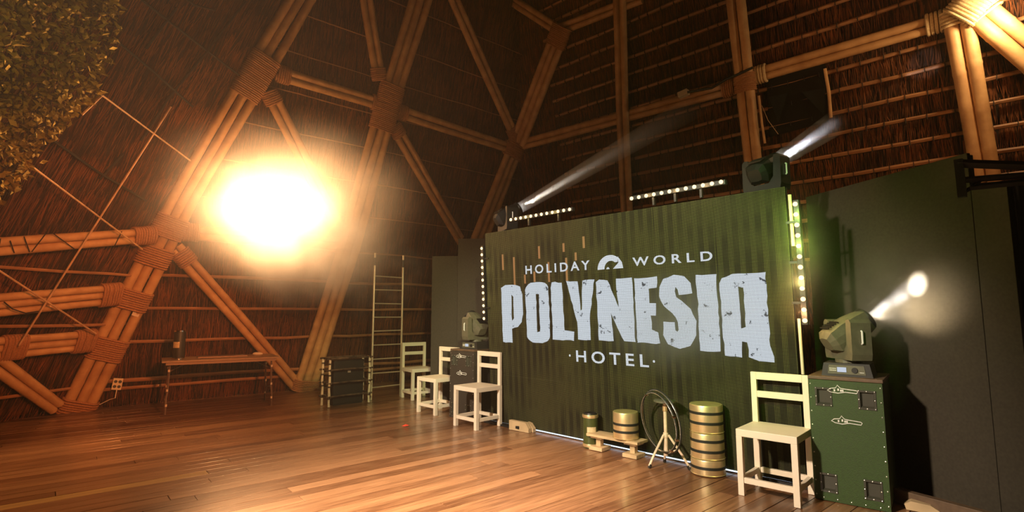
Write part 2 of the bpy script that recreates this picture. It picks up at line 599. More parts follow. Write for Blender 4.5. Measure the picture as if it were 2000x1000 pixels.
ZT = 9.2
A9 = A_base.lerp(A_top, (ZT - A_base.z) / (A_top.z - A_base.z))
wall('wall_left', PL, [onL(A_base.dot(V((0.766, 0.643, 0))), 0), onL(9.2, 0), onL(7.9, ZT), A9], 0.5, 190, 11,
     [(z, r, 0.0, 1.0) for z, r in ((0.30, 0.026), (0.42, 0.03), (1.0, .026), (1.5, .026), (2.0, .026), (2.55, .016), (3.2, .010), (3.8, .010), (4.4, .010), (5.0, .010), (5.6, .010), (6.2, .010), (6.9, .010))])
wall('wall_rear', PR, [onR(-8.2, 0), onR(6.0, 0), onR(6.0, ZT), onR(-8.2, ZT)], 0.29, 170, 12,
     [(2.25 + 0.29 * i, 0.030, 0.12, 1.0) for i in range(19)], tie=0.22, straw_len=0.40)
b0 = A_base - LLD * 7.5; b0.z = 0
ws_ = wall('wall_side', PW, [b0, A_base, A9, A9 - LLD * 7.5], 0.5, 190, 13,
     [(z, .022, 0.0, 1.0) for z in (0.35, 1.25, 1.95)], fall=A_base - A_top)
for px in ([(262, -12), (330, 42), (468, 148)], [(222, 75), (300, 140), (376, 208)], [(98, 270), (190, 335), (285, 392)], [(480, 2), (400, 105), (330, 190), (275, 275)],
           [(345, 15), (318, 50), (285, 95)], [(240, 300), (195, 350)], [(420, 20), (380, 10), (340, -20)]):
    MB().tube([PW.at(x, y, .05) for x, y in px], .016, 6).build('thatch_seam', M['twine'], ws_, smooth=True)
ce = MB().box((-0.5, 6, ZT + 0.12), (18, 14, 0.2)).build('ceiling', M['thatch_back']); tag(ce, kind='structure')

# ------------------------------------------------------------------ bamboo frame
prng = random.Random(21)
dummy_group = None


def pole_mesh(path, r, seg=12):
    """one cane: rings at the nodes, a slight natural bow"""
    pts = [V(p) for p in path]
    dense = []
    total = sum((pts[i + 1] - pts[i]).length for i in range(len(pts) - 1))
    cuts = []
    d = prng.uniform(0.1, 0.4)
    while d < total:
        cuts += [d - 0.03, d, d + 0.03]
        d += prng.uniform(0.42, 0.6)
    cuts = [0.0] + [c for c in cuts if 0.02 < c < total - 0.02] + [total]

    def at(dist):
        for i in range(len(pts) - 1):
            L_ = (pts[i + 1] - pts[i]).length
            if dist <= L_ or i == len(pts) - 2:
                return pts[i].lerp(pts[i + 1], dist / L_)
            dist -= L_
    rs = []
    out = []
    ph = prng.random() * 6
    for i, c in enumerate(cuts):
        node = (i % 3 == 2)
        out.append(at(c) + V((math.sin(c * 1.7 + ph), math.cos(c * 1.3 + ph), math.sin(c * 1.1 + ph))) * 0.006)
        rs.append(r * (1.05 if node else 1.0) * (1.03 - 0.06 * c / max(total, .1)))
    return MB().tube(out, rs, seg)


def binding(p, t, n, half, thick, length, parent, m, rope=0.016):
    """rope wound round a bundle: stacked stadium-shaped turns, at p, axis t, n = normal to the slope"""
    t = t.normalized(); x = n.cross(t).normalized(); y = t.cross(x).normalized()
    mb = MB()
    k = max(3, int(length / (rope * 1.9)))
    for i in range(k):
        c = p + t * ((i + 0.5) / k - 0.5) * length + t * prng.uniform(-.002, .002)
        pts = []
        hw = half - thick
        jit = prng.uniform(0.0, 0.006)
        for j in range(8):
            a = -math.pi / 2 + math.pi * j / 7
            pts.append(c + x * (hw + (thick + jit) * math.cos(a)) + y * (thick + jit) * math.sin(a))
        for j in range(8):
            a = math.pi / 2 + math.pi * j / 7
            pts.append(c + x * (-hw + (thick + jit) * math.cos(a)) + y * (thick + jit) * math.sin(a))
        mb.tube(pts, rope, 6, closed=True)
    return mb.build('rope_binding', m, parent, smooth=True)


def bundle(label, cat, pl, px, count, r, off, wraps=(), m=None, name='bamboo_strut', mpole=None, gap=2.02, group=None, rope=0.016, rows=1):
    """poles side by side along the photographed line px on slope pl; wraps = (fraction, length)"""
    path = [pl.at(x, y, off) for x, y in px]
    n = pl.n
    root = thing(name, label, cat, path[0], group=group)
    t = (path[-1] - path[0]).normalized()
    side = n.cross(t).normalized()
    for lay in range(rows):
        for i in range(count):
            s = side * (i - (count - 1) / 2) * gap * r + n * (lay * 1.8 * r)
            e0 = t * prng.uniform(-0.05, 0.05)
            pp = [p + s - path[0] for p in path]
            pp[0] = pp[0] + e0; pp[-1] = pp[-1] + t * prng.uniform(-0.05, 0.05)
            pole_mesh(pp, r * prng.uniform(0.94, 1.04)).build('pole', mpole or M['bamboo'], root, smooth=True)
    tot = sum((path[i + 1] - path[i]).length for i in range(len(path) - 1))
    for fr, ln in wraps:
        d = fr * tot; p = path[0]; tt = t
        for i in range(len(path) - 1):
            L_ = (path[i + 1] - path[i]).length
            if d <= L_ or i == len(path) - 2:
                p = path[i].lerp(path[i + 1], d / L_); tt = (path[i + 1] - path[i]).normalized(); break
            d -= L_
        binding(p - path[0] + n * (rows - 1) * .9 * r, tt, n, count * r * gap / 2 + 0.012, r * (1 + .9 * (rows - 1)) + 0.014, ln, root, m or M['rope'], rope)
    return root, path


G_RIB = 'bamboo frame of the roof'
# the two big three-pole ribs on the side slope and the corner rib


def frac(path_px, pl, off, target):
    """fraction along a bundle nearest to a photographed point"""
    path = [pl.at(x, y, off) for x, y in path_px]
    tot = sum((path[i + 1] - path[i]).length for i in range(len(path) - 1))
    q = pl.at(*target, off)
    best = (9e9, 0)
    acc = 0
    for i in range(len(path) - 1):
        d = path[i + 1] - path[i]
        tt = max(0, min(1, (q - path[i]).dot(d) / d.length_squared))
        e = (path[i] + d * tt - q).length
        if e < best[0]:
            best = (e, (acc + tt * d.length) / tot)
        acc += d.length
    return best[1]


ribA = [(150, 800), (362, 380), (604, -30)]
bundle('three-pole bamboo rib rising behind the folding table with four rope bindings', 'rib', PL, ribA, 3, 0.066, 0.17,
       [(frac(ribA, PL, .17, q), ln) for q, ln in (((337, 445), .34), ((302, 500), .30), ((255, 583), .30), ((208, 680), .34), ((136, 793), .24), ((515, 160), .75))],
       name='bamboo_rib', group=G_RIB)
ribB = [(596, 757), (682, 480), (757, 206), (834, -40)]
bundle('three-pole bamboo rib passing beside the blinding lamps down to the floor', 'rib', PL, ribB, 3, 0.07, 0.17,
       [(frac(ribB, PL, .17, q), ln) for q, ln in (((755, 210), .85), ((597, 752), .22))],
       name='bamboo_rib', group=G_RIB)
ribC = [(932, 480), (1010, 280)]
bundle('dim corner rib of bamboo ending behind the left end of the LED screen', 'rib', PL, ribC, 3, 0.07, 0.15,
       [(0.96, .5)], name='bamboo_rib', group=G_RIB)
bundle('dark bamboo rib leaning from the corner node up into the roof', 'rib', PR, [(1012, 278), (1094, 64)], 3, 0.07, 0.17,
       [(0.97, .4)], name='bamboo_rib', group=G_RIB)
r_ = 0.058
for px, lab, wr in (
    ([(524, 178), (664, 448)], 'two-pole bamboo diagonal dropping through the glow above the bright lamps', [(0.04, .22)]),
    ([(543, 143), (745, 204)], 'two-pole bamboo tie between the two tall ribs high above the lamps', [(0.05, .2), (.95, .2)]),
    ([(775, 217), (1000, 290)], 'two-pole bamboo tie between the middle rib and the corner node', [(0.04, .2), (.96, .2)]),
    ([(741, 152), (716, 0), (712, -25)], 'short two-pole bamboo strut entering the picture top above the middle rib node', [(0.04, .22)]),
    ([(1005, 266), (887, 0), (878, -20)], 'long two-pole bamboo diagonal from the corner node up to the roof', [(0.03, .22)]),
    ([(770, 246), (900, 470)], 'two-pole bamboo diagonal from the middle rib node down to the dark stage flat', [(0.04, .22)]),
    ([(346, 487), (578, 752)], 'two-pole bamboo diagonal running down behind the end of the folding table', [(0.05, .24)]),
    ([(362, 453), (668, 474)], 'two-pole bamboo tie crossing behind the two bright lamps', [(0.03, .22)]),
):
    bundle(lab, 'strut', PL, px, 2, r_, 0.13, wr, group=G_RIB)
# side slope struts, left of the first rib
for px, lab, cnt, wr in (
    ([(-70, 488), (300, 459)], 'upper two-pole bamboo strut with thin black cords, under the thin cane cross', 2, [(0.93, .3)]),
    ([(-70, 603), (232, 574)], 'middle three-pole bamboo strut tied to the rib at the thin cane crossing', 3, [(0.93, .26)]),
    ([(-70, 687), (178, 665)], 'lowest three-pole bamboo strut with a dark rope knot at the picture edge', 3, [(0.93, .26), (0.34, .26)]),
    ([(-40, 684), (110, 795)], 'two-pole bamboo diagonal falling to the foot of the first rib', 2, []),
):
    bundle(lab, 'strut', PW, px, cnt, 0.056 if cnt == 2 else 0.048, 0.14, wr, group=G_RIB)
# rear slope
bundle('horizontal bamboo rail lit by the beam behind the LED screen', 'strut', PR, [(1022, 282), (1440, 168)], 2, 0.055, 0.12, [(.97, .2)], group=G_RIB)
bundle('two-pole bamboo rail running from the upright pair to the glowing rope node', 'strut', PR, [(1475, 148), (1850, 38)], 2, 0.055, 0.12, [(.03, .2), (.955, .22)],
       group=G_RIB, m=M['rope_pale'], rope=.02)
bundle('upright pair of bamboo poles behind the moving head at the screen corner', 'strut', PR, [(1434, -20), (1452, 135), (1479, 400)], 2, 0.068, 0.20, [(frac([(1434, -20), (1452, 135), (1479, 400)], PR, .2, (1456, 162)), .28)], group=G_RIB)
bundle('faint upright pair of bamboo poles above the middle of the LED screen', 'strut', PR, [(1209, -15), (1216, 210), (1224, 420)], 2, 0.062, 0.18, [], group=G_RIB)
bundle('faint bamboo tie at the picture top from the corner rib', 'strut', PR, [(1092, 58), (1250, -3)], 2, 0.055, 0.12, [], group=G_RIB)
bundle('faint bamboo strut at the picture top left of the corner rib', 'strut', PR, [(985, -8), (1096, 62)], 2, 0.055, 0.12, [], group=G_RIB)
bundle('warmly lit upright pair of bamboo poles under the glowing rope node', 'strut', PR, [(1868, 20), (1926, 350)], 2, 0.072, 0.20, [(.04, .20)], group=G_RIB, m=M['rope_pale'], rope=.018)
bundle('thick bamboo pair in white glare descending from the rope node', 'strut', PR, [(1905, 15), (2040, 128)], 2, 0.085, 0.22, [(.06, .2)], group=G_RIB, m=M['rope_pale'], rope=.018)
bundle('bamboo poles rising from the glowing rope node out of the picture', 'strut', PR, [(1880, 28), (1960, -60)], 2, 0.085, 0.26, [(.1, .24), (.35, .2)], group=G_RIB, m=M['rope_pale'], rope=.02)

# thin canes crossing on the side slope
for px, lab in (
    ([(194, 182), (372, 314)], 'thin pale cane slanting under the camouflage net to the rib'),
    ([(334, 208), (170, 465), (37, 675)], 'longest thin cane slanting up across the others'),
    ([(58, 322), (278, 487)], 'thin pale cane crossing the longest cane near the upper bamboo strut'),
    ([(-30, 510), (188, 652)], 'thin cane lowest on the side slope ending at the rib'),
    ([(200, 186), (160, 224)], 'short thin cane stub hanging at the edge of the net'),
):
    pts = [PW.at(x, y, 0.30) for x, y in px]
    o = MB().tube([p - pts[0] for p in pts], 0.011, 6).build('thin_cane', M['rod'], loc=pts[0], smooth=True)
    tag(o, lab, 'cane', 'thin canes on the side slope')

# black cords round the upper strut
cord_pts = [[(62, 492), (90, 456)], [(104, 456), (145, 486)], [(1, 466), (-4, 494)], [(20, 470), (28, 494)], [(47, 462), (58, 492)], [(238, 452), (224, 480)]]
cd = MB()
for px in cord_pts:
    cd.tube([PW.at(x, y, 0.225) for x, y in px], 0.006, 5)
c_ = cd.build('lashing_wire', M['twine']); tag(c_, 'black wire lashed round the upper two-pole strut', 'wire')
sag = [PW.at(x, y, 0.25) for x, y in [(8, 590), (25, 604), (50, 612), (75, 608)]]
c_ = MB().tube(sag, 0.008, 5).build('hanging_wire', M['twine']); tag(c_, 'black wire sagging from the middle three-pole strut', 'wire')

# ------------------------------------------------------------------ camouflage net
net = thing('camouflage_net', 'leafy olive camouflage net hanging from the roof above the thin canes', 'net', PW.at(100, 150, .3))
rn = random.Random(5)
poly = [(-160, -120), (250, -120), (238, 0), (232, 60), (205, 140), (185, 192), (105, 270), (62, 328), (30, 372), (-20, 402), (-160, 440)]


def inside(x, y, pg):
    c = False
    for i in range(len(pg)):
        (x1, y1), (x2, y2) = pg[i], pg[i - 1]
        if (y1 > y) != (y2 > y) and x < (x2 - x1) * (y - y1) / (y2 - y1) + x1:
            c = not c
    return c


vs = []; fs = []
hz = V((-PW.n.y, PW.n.x, 0)).normalized(); dn = PW.n.cross(hz)
cnt = 0
while cnt < 3600:
    x, y = rn.uniform(-160, 250), rn.uniform(-120, 440)
    if not inside(x + rn.uniform(-6, 6), y + rn.uniform(-6, 6), poly):
        continue
    sagz = 0.30 + 0.10 * math.sin(x * 0.02 + 1) * math.cos(y * 0.017) + rn.uniform(-.07, .07)
    c = PW.at(x, y, sagz) - net.location
    a = rn.uniform(0, 6.283)
    e1 = (hz * math.cos(a) + dn * math.sin(a) + PW.n * rn.uniform(-.9, .9)).normalized()
    e2 = (PW.n + V((rn.uniform(-.9, .9), rn.uniform(-.9, .9), rn.uniform(-.9, .9)))).cross(e1).normalized()
    e3 = e1.cross(e2)
    L_ = rn.uniform(0.06, 0.13); W_ = rn.uniform(0.014, 0.034)
    cu = rn.uniform(-.5, .9) * L_
    o = len(vs)
    vs += [c, c + e1 * L_ * .45 + e2 * W_ + e3 * cu * .2, c + e1 * L_ * .5 - e3 * cu * .35, c + e1 * L_ * .45 - e2 * W_ + e3 * cu * .2,
           c + e1 * L_ * .85 + e3 * cu]
    fs += [(o, o + 1, o + 2), (o, o + 2, o + 3), (o + 1, o + 4, o + 2), (o + 2, o + 4, o + 3)]
    cnt += 1
me = bpy.data.meshes.new('net_foliage'); me.from_pydata([tuple(p) for p in vs], [], fs); me.materials.append(M['camo'])
o = bpy.data.objects.new('net_foliage', me); COL.objects.link(o); o.parent = net; tag(o, kind='stuff')
mb = MB()
for i in range(17):
    x0 = -160 + i * 26
    line = [PW.at(x0 + rn.uniform(-4, 4), yy, 0.25) - net.location for yy in range(-120, 441, 40) if inside(x0, yy, poly)]
    if len(line) > 1:
        mb.tube(line, 0.004, 4)
for i in range(20):
    y0 = -110 + i * 27
    line = [PW.at(xx, y0 + rn.uniform(-4, 4), 0.25) - net.location for xx in range(-160, 251, 30) if inside(xx, y0, poly)]
    if len(line) > 1:
        mb.tube(line, 0.004, 4)
mb.build('netting', M['twine'], net)

# ------------------------------------------------------------------ LED screen
P1 = V((0.197, 6.632, 0)); SD = V((0.709, -0.705, 0)).normalized(); SN0 = V((-0.705, -0.709, 0)).normalized()
LEAN = R(3.0)
SUP = (SN0 * math.sin(LEAN) + V((0, 0, 1)) * math.cos(LEAN)).normalized()
SN = SD.cross(SUP).normalized()
if SN.dot(SN0) < 0:
    SN = -SN
S0 = P1 - SD * 0.651 + V((0, 0, 0.01))
SCR_M = Matrix((SD, SUP, SN)).transposed()
SCR_ROT = SCR_M.to_euler()
SW, SH = 3.735, 2.455


def scr(u, v, d=0.0):
    return S0 + SD * u + SUP * v + SN * d


NX, NY = 6, 4
pwid, phei = SW / NX, SH / NY
PU, PV = pwid / 50, phei / 50
M['led'] = led_panel_mat(PU, PV)
M['ledtext'] = led_text_mat(PU, PV, (0.86, 0.93, 1.0), 0.88)
M['ledtext2'] = led_text_mat(PU, PV, (0.90, 0.95, 1.0), 0.95, wear=False)
screen = thing('led_screen', 'big see-through LED mesh screen showing glowing white lettering', 'screen', S0, rot=SCR_ROT)
pm = None
for i in range(NX):
    for j in range(NY):
        if pm is None:
            mbp = MB().box((0, 0, 0), (pwid - .002, phei - .002, 0.012))
            o = mbp.build('led_panel', M['led'], screen); pm = o.data
        else:
            o = bpy.data.objects.new('led_panel', pm); COL.objects.link(o); o.parent = screen
        o.location = ((i + .5) * pwid, (j + .5) * phei + 0.0, 0)
fr = MB()
for i in range(NX + 1):
    fr.box((min(max(i * pwid, 0.02), SW - .02), SH / 2, -0.035), (0.03, SH, 0.04))
for j in range(NY + 1):
    fr.box((SW / 2, min(max(j * phei, 0.02), SH - .02), -0.035), (SW, 0.03, 0.03))
fr.build('support_frame', M['black'], screen)
MB().box((SW / 2, 0.008, 0.012), (SW, 0.010, 0.008)).build('strip_light', M['floor_strip'], screen)
MB().tube([(SW - .0 + .03, 0.9, 0), (SW + .03, 1.35, .0)], 0.012, 8).build('side_tube', M['tape'], screen)
MB().tube([(SW + .03, 1.95, 0.0), (SW + .03, 2.38, 0.0)], 0.014, 8).build('side_tube', M['tape'], screen)


def rough_poly(pts, step, amp, rnd):
    out = []
    for i in range(len(pts)):
        a, b = V((*pts[i], 0)), V((*pts[(i + 1) % len(pts)], 0))
        k = max(1, int((b - a).length / step))
        for j in range(k):
            p = a.lerp(b, j / k)
            out.append((p.x + rnd.uniform(-amp, amp), p.y + rnd.uniform(-amp, amp)))
    return out


def flat_letter(name, polys, m, d=0.0085):
    """polys = list of [outer, hole, ...] loops in screen metres"""
    vs = []; fs = []
    for loops in polys:
        o = len(vs)
        flat = [V((x, y, 0)) for lp in loops for x, y in lp]
        tri = tessellate_polygon([[V((x, y, 0)) for x, y in lp] for lp in loops])
        vs += [(p.x, p.y, d) for p in flat]
        fs += [tuple(o + i for i in t) for t in tri]
    me = bpy.data.meshes.new(name); me.from_pydata(vs, [], fs); me.materials.append(m)
    ob = bpy.data.objects.new(name, me); COL.objects.link(ob); ob.parent = screen
    return ob


def rrect(x0, y0, x1, y1, rx, ry, k=5):
    out = []
    for cx, cy, a0 in ((x1 - rx, y0 + ry, -90), (x1 - rx, y1 - ry, 0), (x0 + rx, y1 - ry, 90), (x0 + rx, y0 + ry, 180)):
        for i in range(k + 1):
            a = R(a0 + 90 * i / k)
            out.append((cx + rx * math.cos(a), cy + ry * math.sin(a)))
    return out


LET = {
    'P': [[[(0, 0), (.46, 0), (.46, .24), (.72, .27), (.92, .36), (1, .50), (1, .84), (.90, .96), (.70, 1), (.2, 1), (0, .95)],
           [(.47, .38), (.56, .42), (.57, .80), (.48, .83)]]],
    'O': [[rrect(0, 0, 1, 1, .36, .13), [(.46, .17), (.58, .18), (.58, .80), (.47, .80)]]],
    'L': [[[(0, 0), (.97, 0), (1, .15), (.56, .17), (.54, .98), (.05, 1), (0, .9)]]],
    'Y': [[[(.34, 0), (.78, 0), (.78, .36), (1, 1), (.58, 1), (.53, .50), (.49, .50), (.43, .98), (0, 1), (.10, .82), (.26, .45), (.34, .30)]]],
    'N': [[[(0, 0), (.42, 0), (.39, .44), (.70, 0), (1, 0), (1, 1), (.56, 1), (.60, .54), (.34, .98), (.1, 1), (0, .96)]]],
    'E': [[[(0, 0), (1, 0), (.92, .16), (.68, .21), (.66, .42), (.88, .42), (.88, .60), (.64, .60), (.62, .83), (.98, .83), (1, 1), (0, .99)]]],
    'S': [[[(.93, .74), (.92, .88), (.75, .98), (.45, 1), (.16, .95), (.02, .84), (0, .72), (.12, .58), (.44, .43), (.50, .36), (.50, .26), (.46, .23), (.42, .25), (.40, .36),
            (.08, .37), (.06, .18), (.18, .06), (.5, 0), (.8, .05), (.98, .19), (1, .38), (.86, .54), (.5, .70), (.45, .78), (.50, .83), (.55, .80), (.57, .73)]]],
    'I': [[[(0, 0), (1, 0), (1, 1), (0, 1), (0, .72), (.06, .62), (0, .55)]]],
    'A': [[[(.02, 0), (.40, 0), (.42, .18), (.53, .18), (.55, 0), (1, 0), (1, 1), (.3, 1), (.06, .95), (0, .88)],
           [(.42, .34), (.52, .36), (.52, .82), (.42, .84)]]],
}
rl = random.Random(2)
for ch, u0, u1, vt, vb in (('P', .272, .648, 1.752, 1.03), ('O', .699, 1.075, 1.772, 1.045), ('L', 1.112, 1.43, 1.762, 1.09), ('Y', 1.345, 1.742, 1.762, 1.10),
                           ('N', 1.762, 2.216, 1.762, 1.104), ('E', 2.240, 2.501, 1.758, 1.097), ('S', 2.512, 2.885, 1.765, 1.055), ('I', 2.905, 3.10, 1.752, 1.05), ('A', 3.125, 3.53, 1.748, 1.012)):
    polys = []
    for loops in LET[ch]:
        out = []
        for lp in loops:
            sc_ = [(u0 + x * (u1 - u0), vb + y * (vt - vb)) for x, y in lp]
            out.append(rough_poly(sc_, 0.05, 0.005, rl))
        polys.append(out)
    if ch == 'A':
        polys = [[[(x + (0.02 if (y < 1.1 and x > 3.35) else 0), y - (0.03 if (y < 1.1 and x > 3.35) else 0)) for x, y in lp] for lp in loops] for loops in polys]
    flat_letter('letter', polys, M['ledtext'])


def text_line(txt, u0, u1, v0, v1, space=1.35, weight=0.0):
    c = bpy.data.curves.new('t', 'FONT'); c.body = txt; c.space_character = space; c.offset = weight; c.resolution_u = 4
    ob = bpy.data.objects.new('t', c); COL.objects.link(ob)
    dg = bpy.context.evaluated_depsgraph_get()
    me = bpy.data.meshes.new_from_object(ob.evaluated_get(dg))
    bpy.data.objects.remove(ob)
    xs = [q.co.x for q in me.vertices]; ys = [q.co.y for q in me.vertices]
    ax, bx, ay, by = min(xs), max(xs), min(ys), max(ys)
    for q in me.vertices:
        q.co = V((u0 + (q.co.x - ax) / (bx - ax) * (u1 - u0), v0 + (q.co.y - ay) / (by - ay) * (v1 - v0), 0.0085))
    # one mesh per letter
    bm = bmesh.new(); bm.from_mesh(me); bm.verts.ensure_lookup_table()
    seen = set()
    for v0_ in bm.verts:
        if v0_.index in seen:
            continue
        st = [v0_]; isl = []
        while st:
            x = st.pop()
            if x.index in seen:
                continue
            seen.add(x.index); isl.append(x)
            st += [e.other_vert(x) for e in x.link_edges]
        ids = {x.index: i for i, x in enumerate(isl)}
        fcs = {f for x in isl for f in x.link_faces}
        m2 = bpy.data.meshes.new('letter')
        m2.from_pydata([tuple(x.co) for x in isl], [], [[ids[x.index] for x in f.verts] for f in fcs])
        m2.materials.append(M['ledtext2'])
        o = bpy.data.objects.new('letter', m2); COL.objects.link(o); o.parent = screen
    bm.free()


text_line('HOLIDAY', .715, 1.690, 1.873, 1.980, 1.45, 0.02)
text_line('WORLD', 2.232, 3.078, 1.876, 1.968, 1.6, 0.02)
text_line('HOTEL', 1.443, 2.358, .855, .984, 1.45, 0.015)
for u in (1.353, 2.416):
    flat_letter('lettering', [[[(u + .013 * math.cos(R(a)), .92 + .013 * math.sin(R(a))) for a in range(0, 360, 40)]]], M['ledtext2'])
# strips painted like lit bars seen through the mesh near its far upper corner
M['painted_lit_bar'] = mat('painted_lit_bar_tan', (0.22, 0.13, 0.055), 0.7)
for u, a, b in ((.32, 1.95, 2.15), (.52, 1.60, 2.1), (.70, 1.76, 1.87), (.86, 1.775, 1.9), (1.09, 1.765, 2.0), (1.36, 1.765, 2.03), (1.5, 1.99, 2.08), (1.33, 2.1, 2.2), (1.62, 2.12, 2.25), (.95, 2.05, 2.2)):
    MB().box((u, (a + b) / 2, .0068), (.030, b - a, .0012)).build('painted_lit_bar_strip', M['painted_lit_bar'], screen)
# round wave emblem between the two words
arch = [(1.955 + .163 * math.cos(R(a)), 1.864 + .152 * math.sin(R(a))) for a in range(180, 40, -10)]
arch += [(2.05, 1.935)] + [(1.965 + .083 * math.cos(R(a)), 1.868 + .085 * math.sin(R(a))) for a in range(50, 181, 13)]
flat_letter('emblem', [[arch], [[(2.055, 1.995), (2.105, 1.93), (2.118, 1.866), (1.99, 1.866), (2.035, 1.905), (2.06, 1.925)]],
                       [[(1.905, 1.866), (1.95, 1.866), (1.935, 1.887), (1.915, 1.885)]]], M['ledtext2'])


# ------------------------------------------------------------------ LED bars round the screen
def led_bar(label, u0, v0, u1, v1, feet):
    a, b = V((u0, v0, 0)), V((u1, v1, 0))
    mid = scr((u0 + u1) / 2, (v0 + v1) / 2, 0.03)
    root = thing('led_bar', label, 'light bar', mid, rot=SCR_ROT, group='LED bars round the screen')
    L_ = (b - a).length + 0.07
    horiz = abs(u1 - u0) > abs(v1 - v0)
    MB().box((0, 0, -0.015), (L_, .045, .05) if horiz else (.045, L_, .05), bev=.004).build('housing', M['black'], root)
    lm = None
    for i in range(12):
        p = a.lerp(b, i / 11) - (a + b) / 2
        if lm is None:
            o = MB().lathe([(.0, .0), (.019, .0), (.019, .006), (.013, .013), (.004, .016)], 12).build('led_lens', M['lens_warm'], root, smooth=True); lm = o.data
        else:
            o = bpy.data.objects.new('led_lens', lm); COL.objects.link(o); o.parent = root
        o.location = (p.x, p.y, 0.011)
    for k in feet:
        p = a.lerp(b, k) - (a + b) / 2
        if horiz:
            MB().box((p.x, -0.062, -0.02), (.022, .085, .03)).build('bracket', M['black'], root)
        else:
            sgn = -1 if u0 > 1 else 1
            MB().box((sgn * .05, p.y, -0.02), (.08, .02, .02)).build('bracket', M['black'], root)
    return root


led_bar('row of twelve warm lamps on the screen top beside the far moving head', .53, 2.572, 1.471, 2.572, (.3, .8))
led_bar('row of twelve warm lamps on the screen top nearer the upright bamboo pair', 2.283, 2.572, 3.216, 2.580, (.25, .5, .78))
led_bar('vertical row of warm lamps beside the green-tinted flight case end of the screen', 3.822, 1.338, 3.815, 2.29, (.15, .5, .85))
led_bar('vertical row of warm lamps at the far screen edge above the dark flight case', -.036, 1.33, -.036, 2.257, (.15, .85))


# light thrown by the lit bars themselves
for v, col in ((2.2, (.55, 1, .12)), (1.95, (.7, 1, .15)), (1.65, (1, .8, .25)), (1.40, (1, .5, .2))):
    lamp('POINT', 'bar_glow', scr(3.82, v, .12), 4.0, col, size=.03)
for u in (2.45, 2.75, 3.05):
    lamp('POINT', 'bar_glow', scr(u, 2.575, .09), .7, (1, .62, .25), size=.03)
for u, v in ((.75, 2.575), (1.2, 2.575), (-.036, 1.6), (-.036, 2.0)):
    lamp('POINT', 'bar_glow', scr(u, v, .09), .6, (1, .75, .25), size=.03)


# ------------------------------------------------------------------ chairs
def make_chair(label, loc, rz, group='cream wooden chairs'):
    root = thing('wooden_chair', label, 'chair', loc, rz, group)
    W, D, ST, H, BH = .44, .43, .045, .50, .91
    x, y = W / 2 - ST / 2, D / 2 - ST / 2
    m = M['chair']
    MB().box((0, 0, H - .0275), (W, D, .055), bev=.004).build('seat', m, root)
    for sx in (-1, 1):
        MB().box((sx * x, -y, (H - .055) / 2), (ST, ST, H - .055), bev=.003).build('leg', m, root)
        MB().box((sx * x, y, (H - .055) / 2), (ST, ST, H - .055), bev=.003).build('leg', m, root)
        MB().box((sx * x, y, (H + BH) / 2), (ST, .035, BH - H), bev=.003).build('back_post', m, root)
        MB().box((sx * x, 0, .115), (.03, D - 2 * ST, .042), bev=.003).build('stretcher', m, root)
    for sy in (-1, 1):
        MB().box((0, sy * y, .115), (W - 2 * ST, .03, .042), bev=.003).build('stretcher', m, root)
    MB().box((0, y, BH - .03), (W - 2 * ST, .035, .06), bev=.003).build('top_rail', m, root)
    MB().box((0, y, .73), (W - 2 * ST, .03, .052), bev=.003).build('back_rail', m, root)
    return root


def chair_at(fl_, fr_):
    """centre and yaw from the two front feet (front faces local -Y)"""
    a, b = V((*fl_, 0)), V((*fr_, 0))
    d = (b - a).normalized()
    n = V((-d.y, d.x, 0))
    c = (a + b) / 2 + n * 0.215
    return (c.x, c.y, 0), math.atan2(d.y, d.x)


chair = make_chair('cream wooden chair by the green-tinted flight case, largest of the chairs', *chair_at((1.762, 4.30), (2.083, 4.005)))
for lab, a, b in (
    ('cream wooden chair in front of the screen edge beside the angled wooden block', (-.735, 6.86), (-.435, 6.555)),
    ('cream wooden chair half hidden behind the dark flight case', (-1.37, 7.80), (-1.06, 7.49)),
    ('cream wooden chair beside the tall ladder, tinted green, farthest chair', (-1.84, 9.16), (-1.50, 9.41)),
):
    c = copy_tree(chair)
    (c.location, rz) = chair_at(a, b)
    c.rotation_euler = (0, 0, rz)
    c['label'] = lab
# the farthest chair faces the hall: its back stands along the two measured points
A_, B_ = V((-1.86, 9.13, 0)), V((-1.60, 8.775, 0))
d = (B_ - A_).normalized(); n_ = V((-d.y, d.x, 0))
cc = (A_ + B_) / 2 + n_ * .20
c.location = (cc.x, cc.y, 0)
c.rotation_euler = (0, 0, math.atan2(d.y, d.x) + R(90))


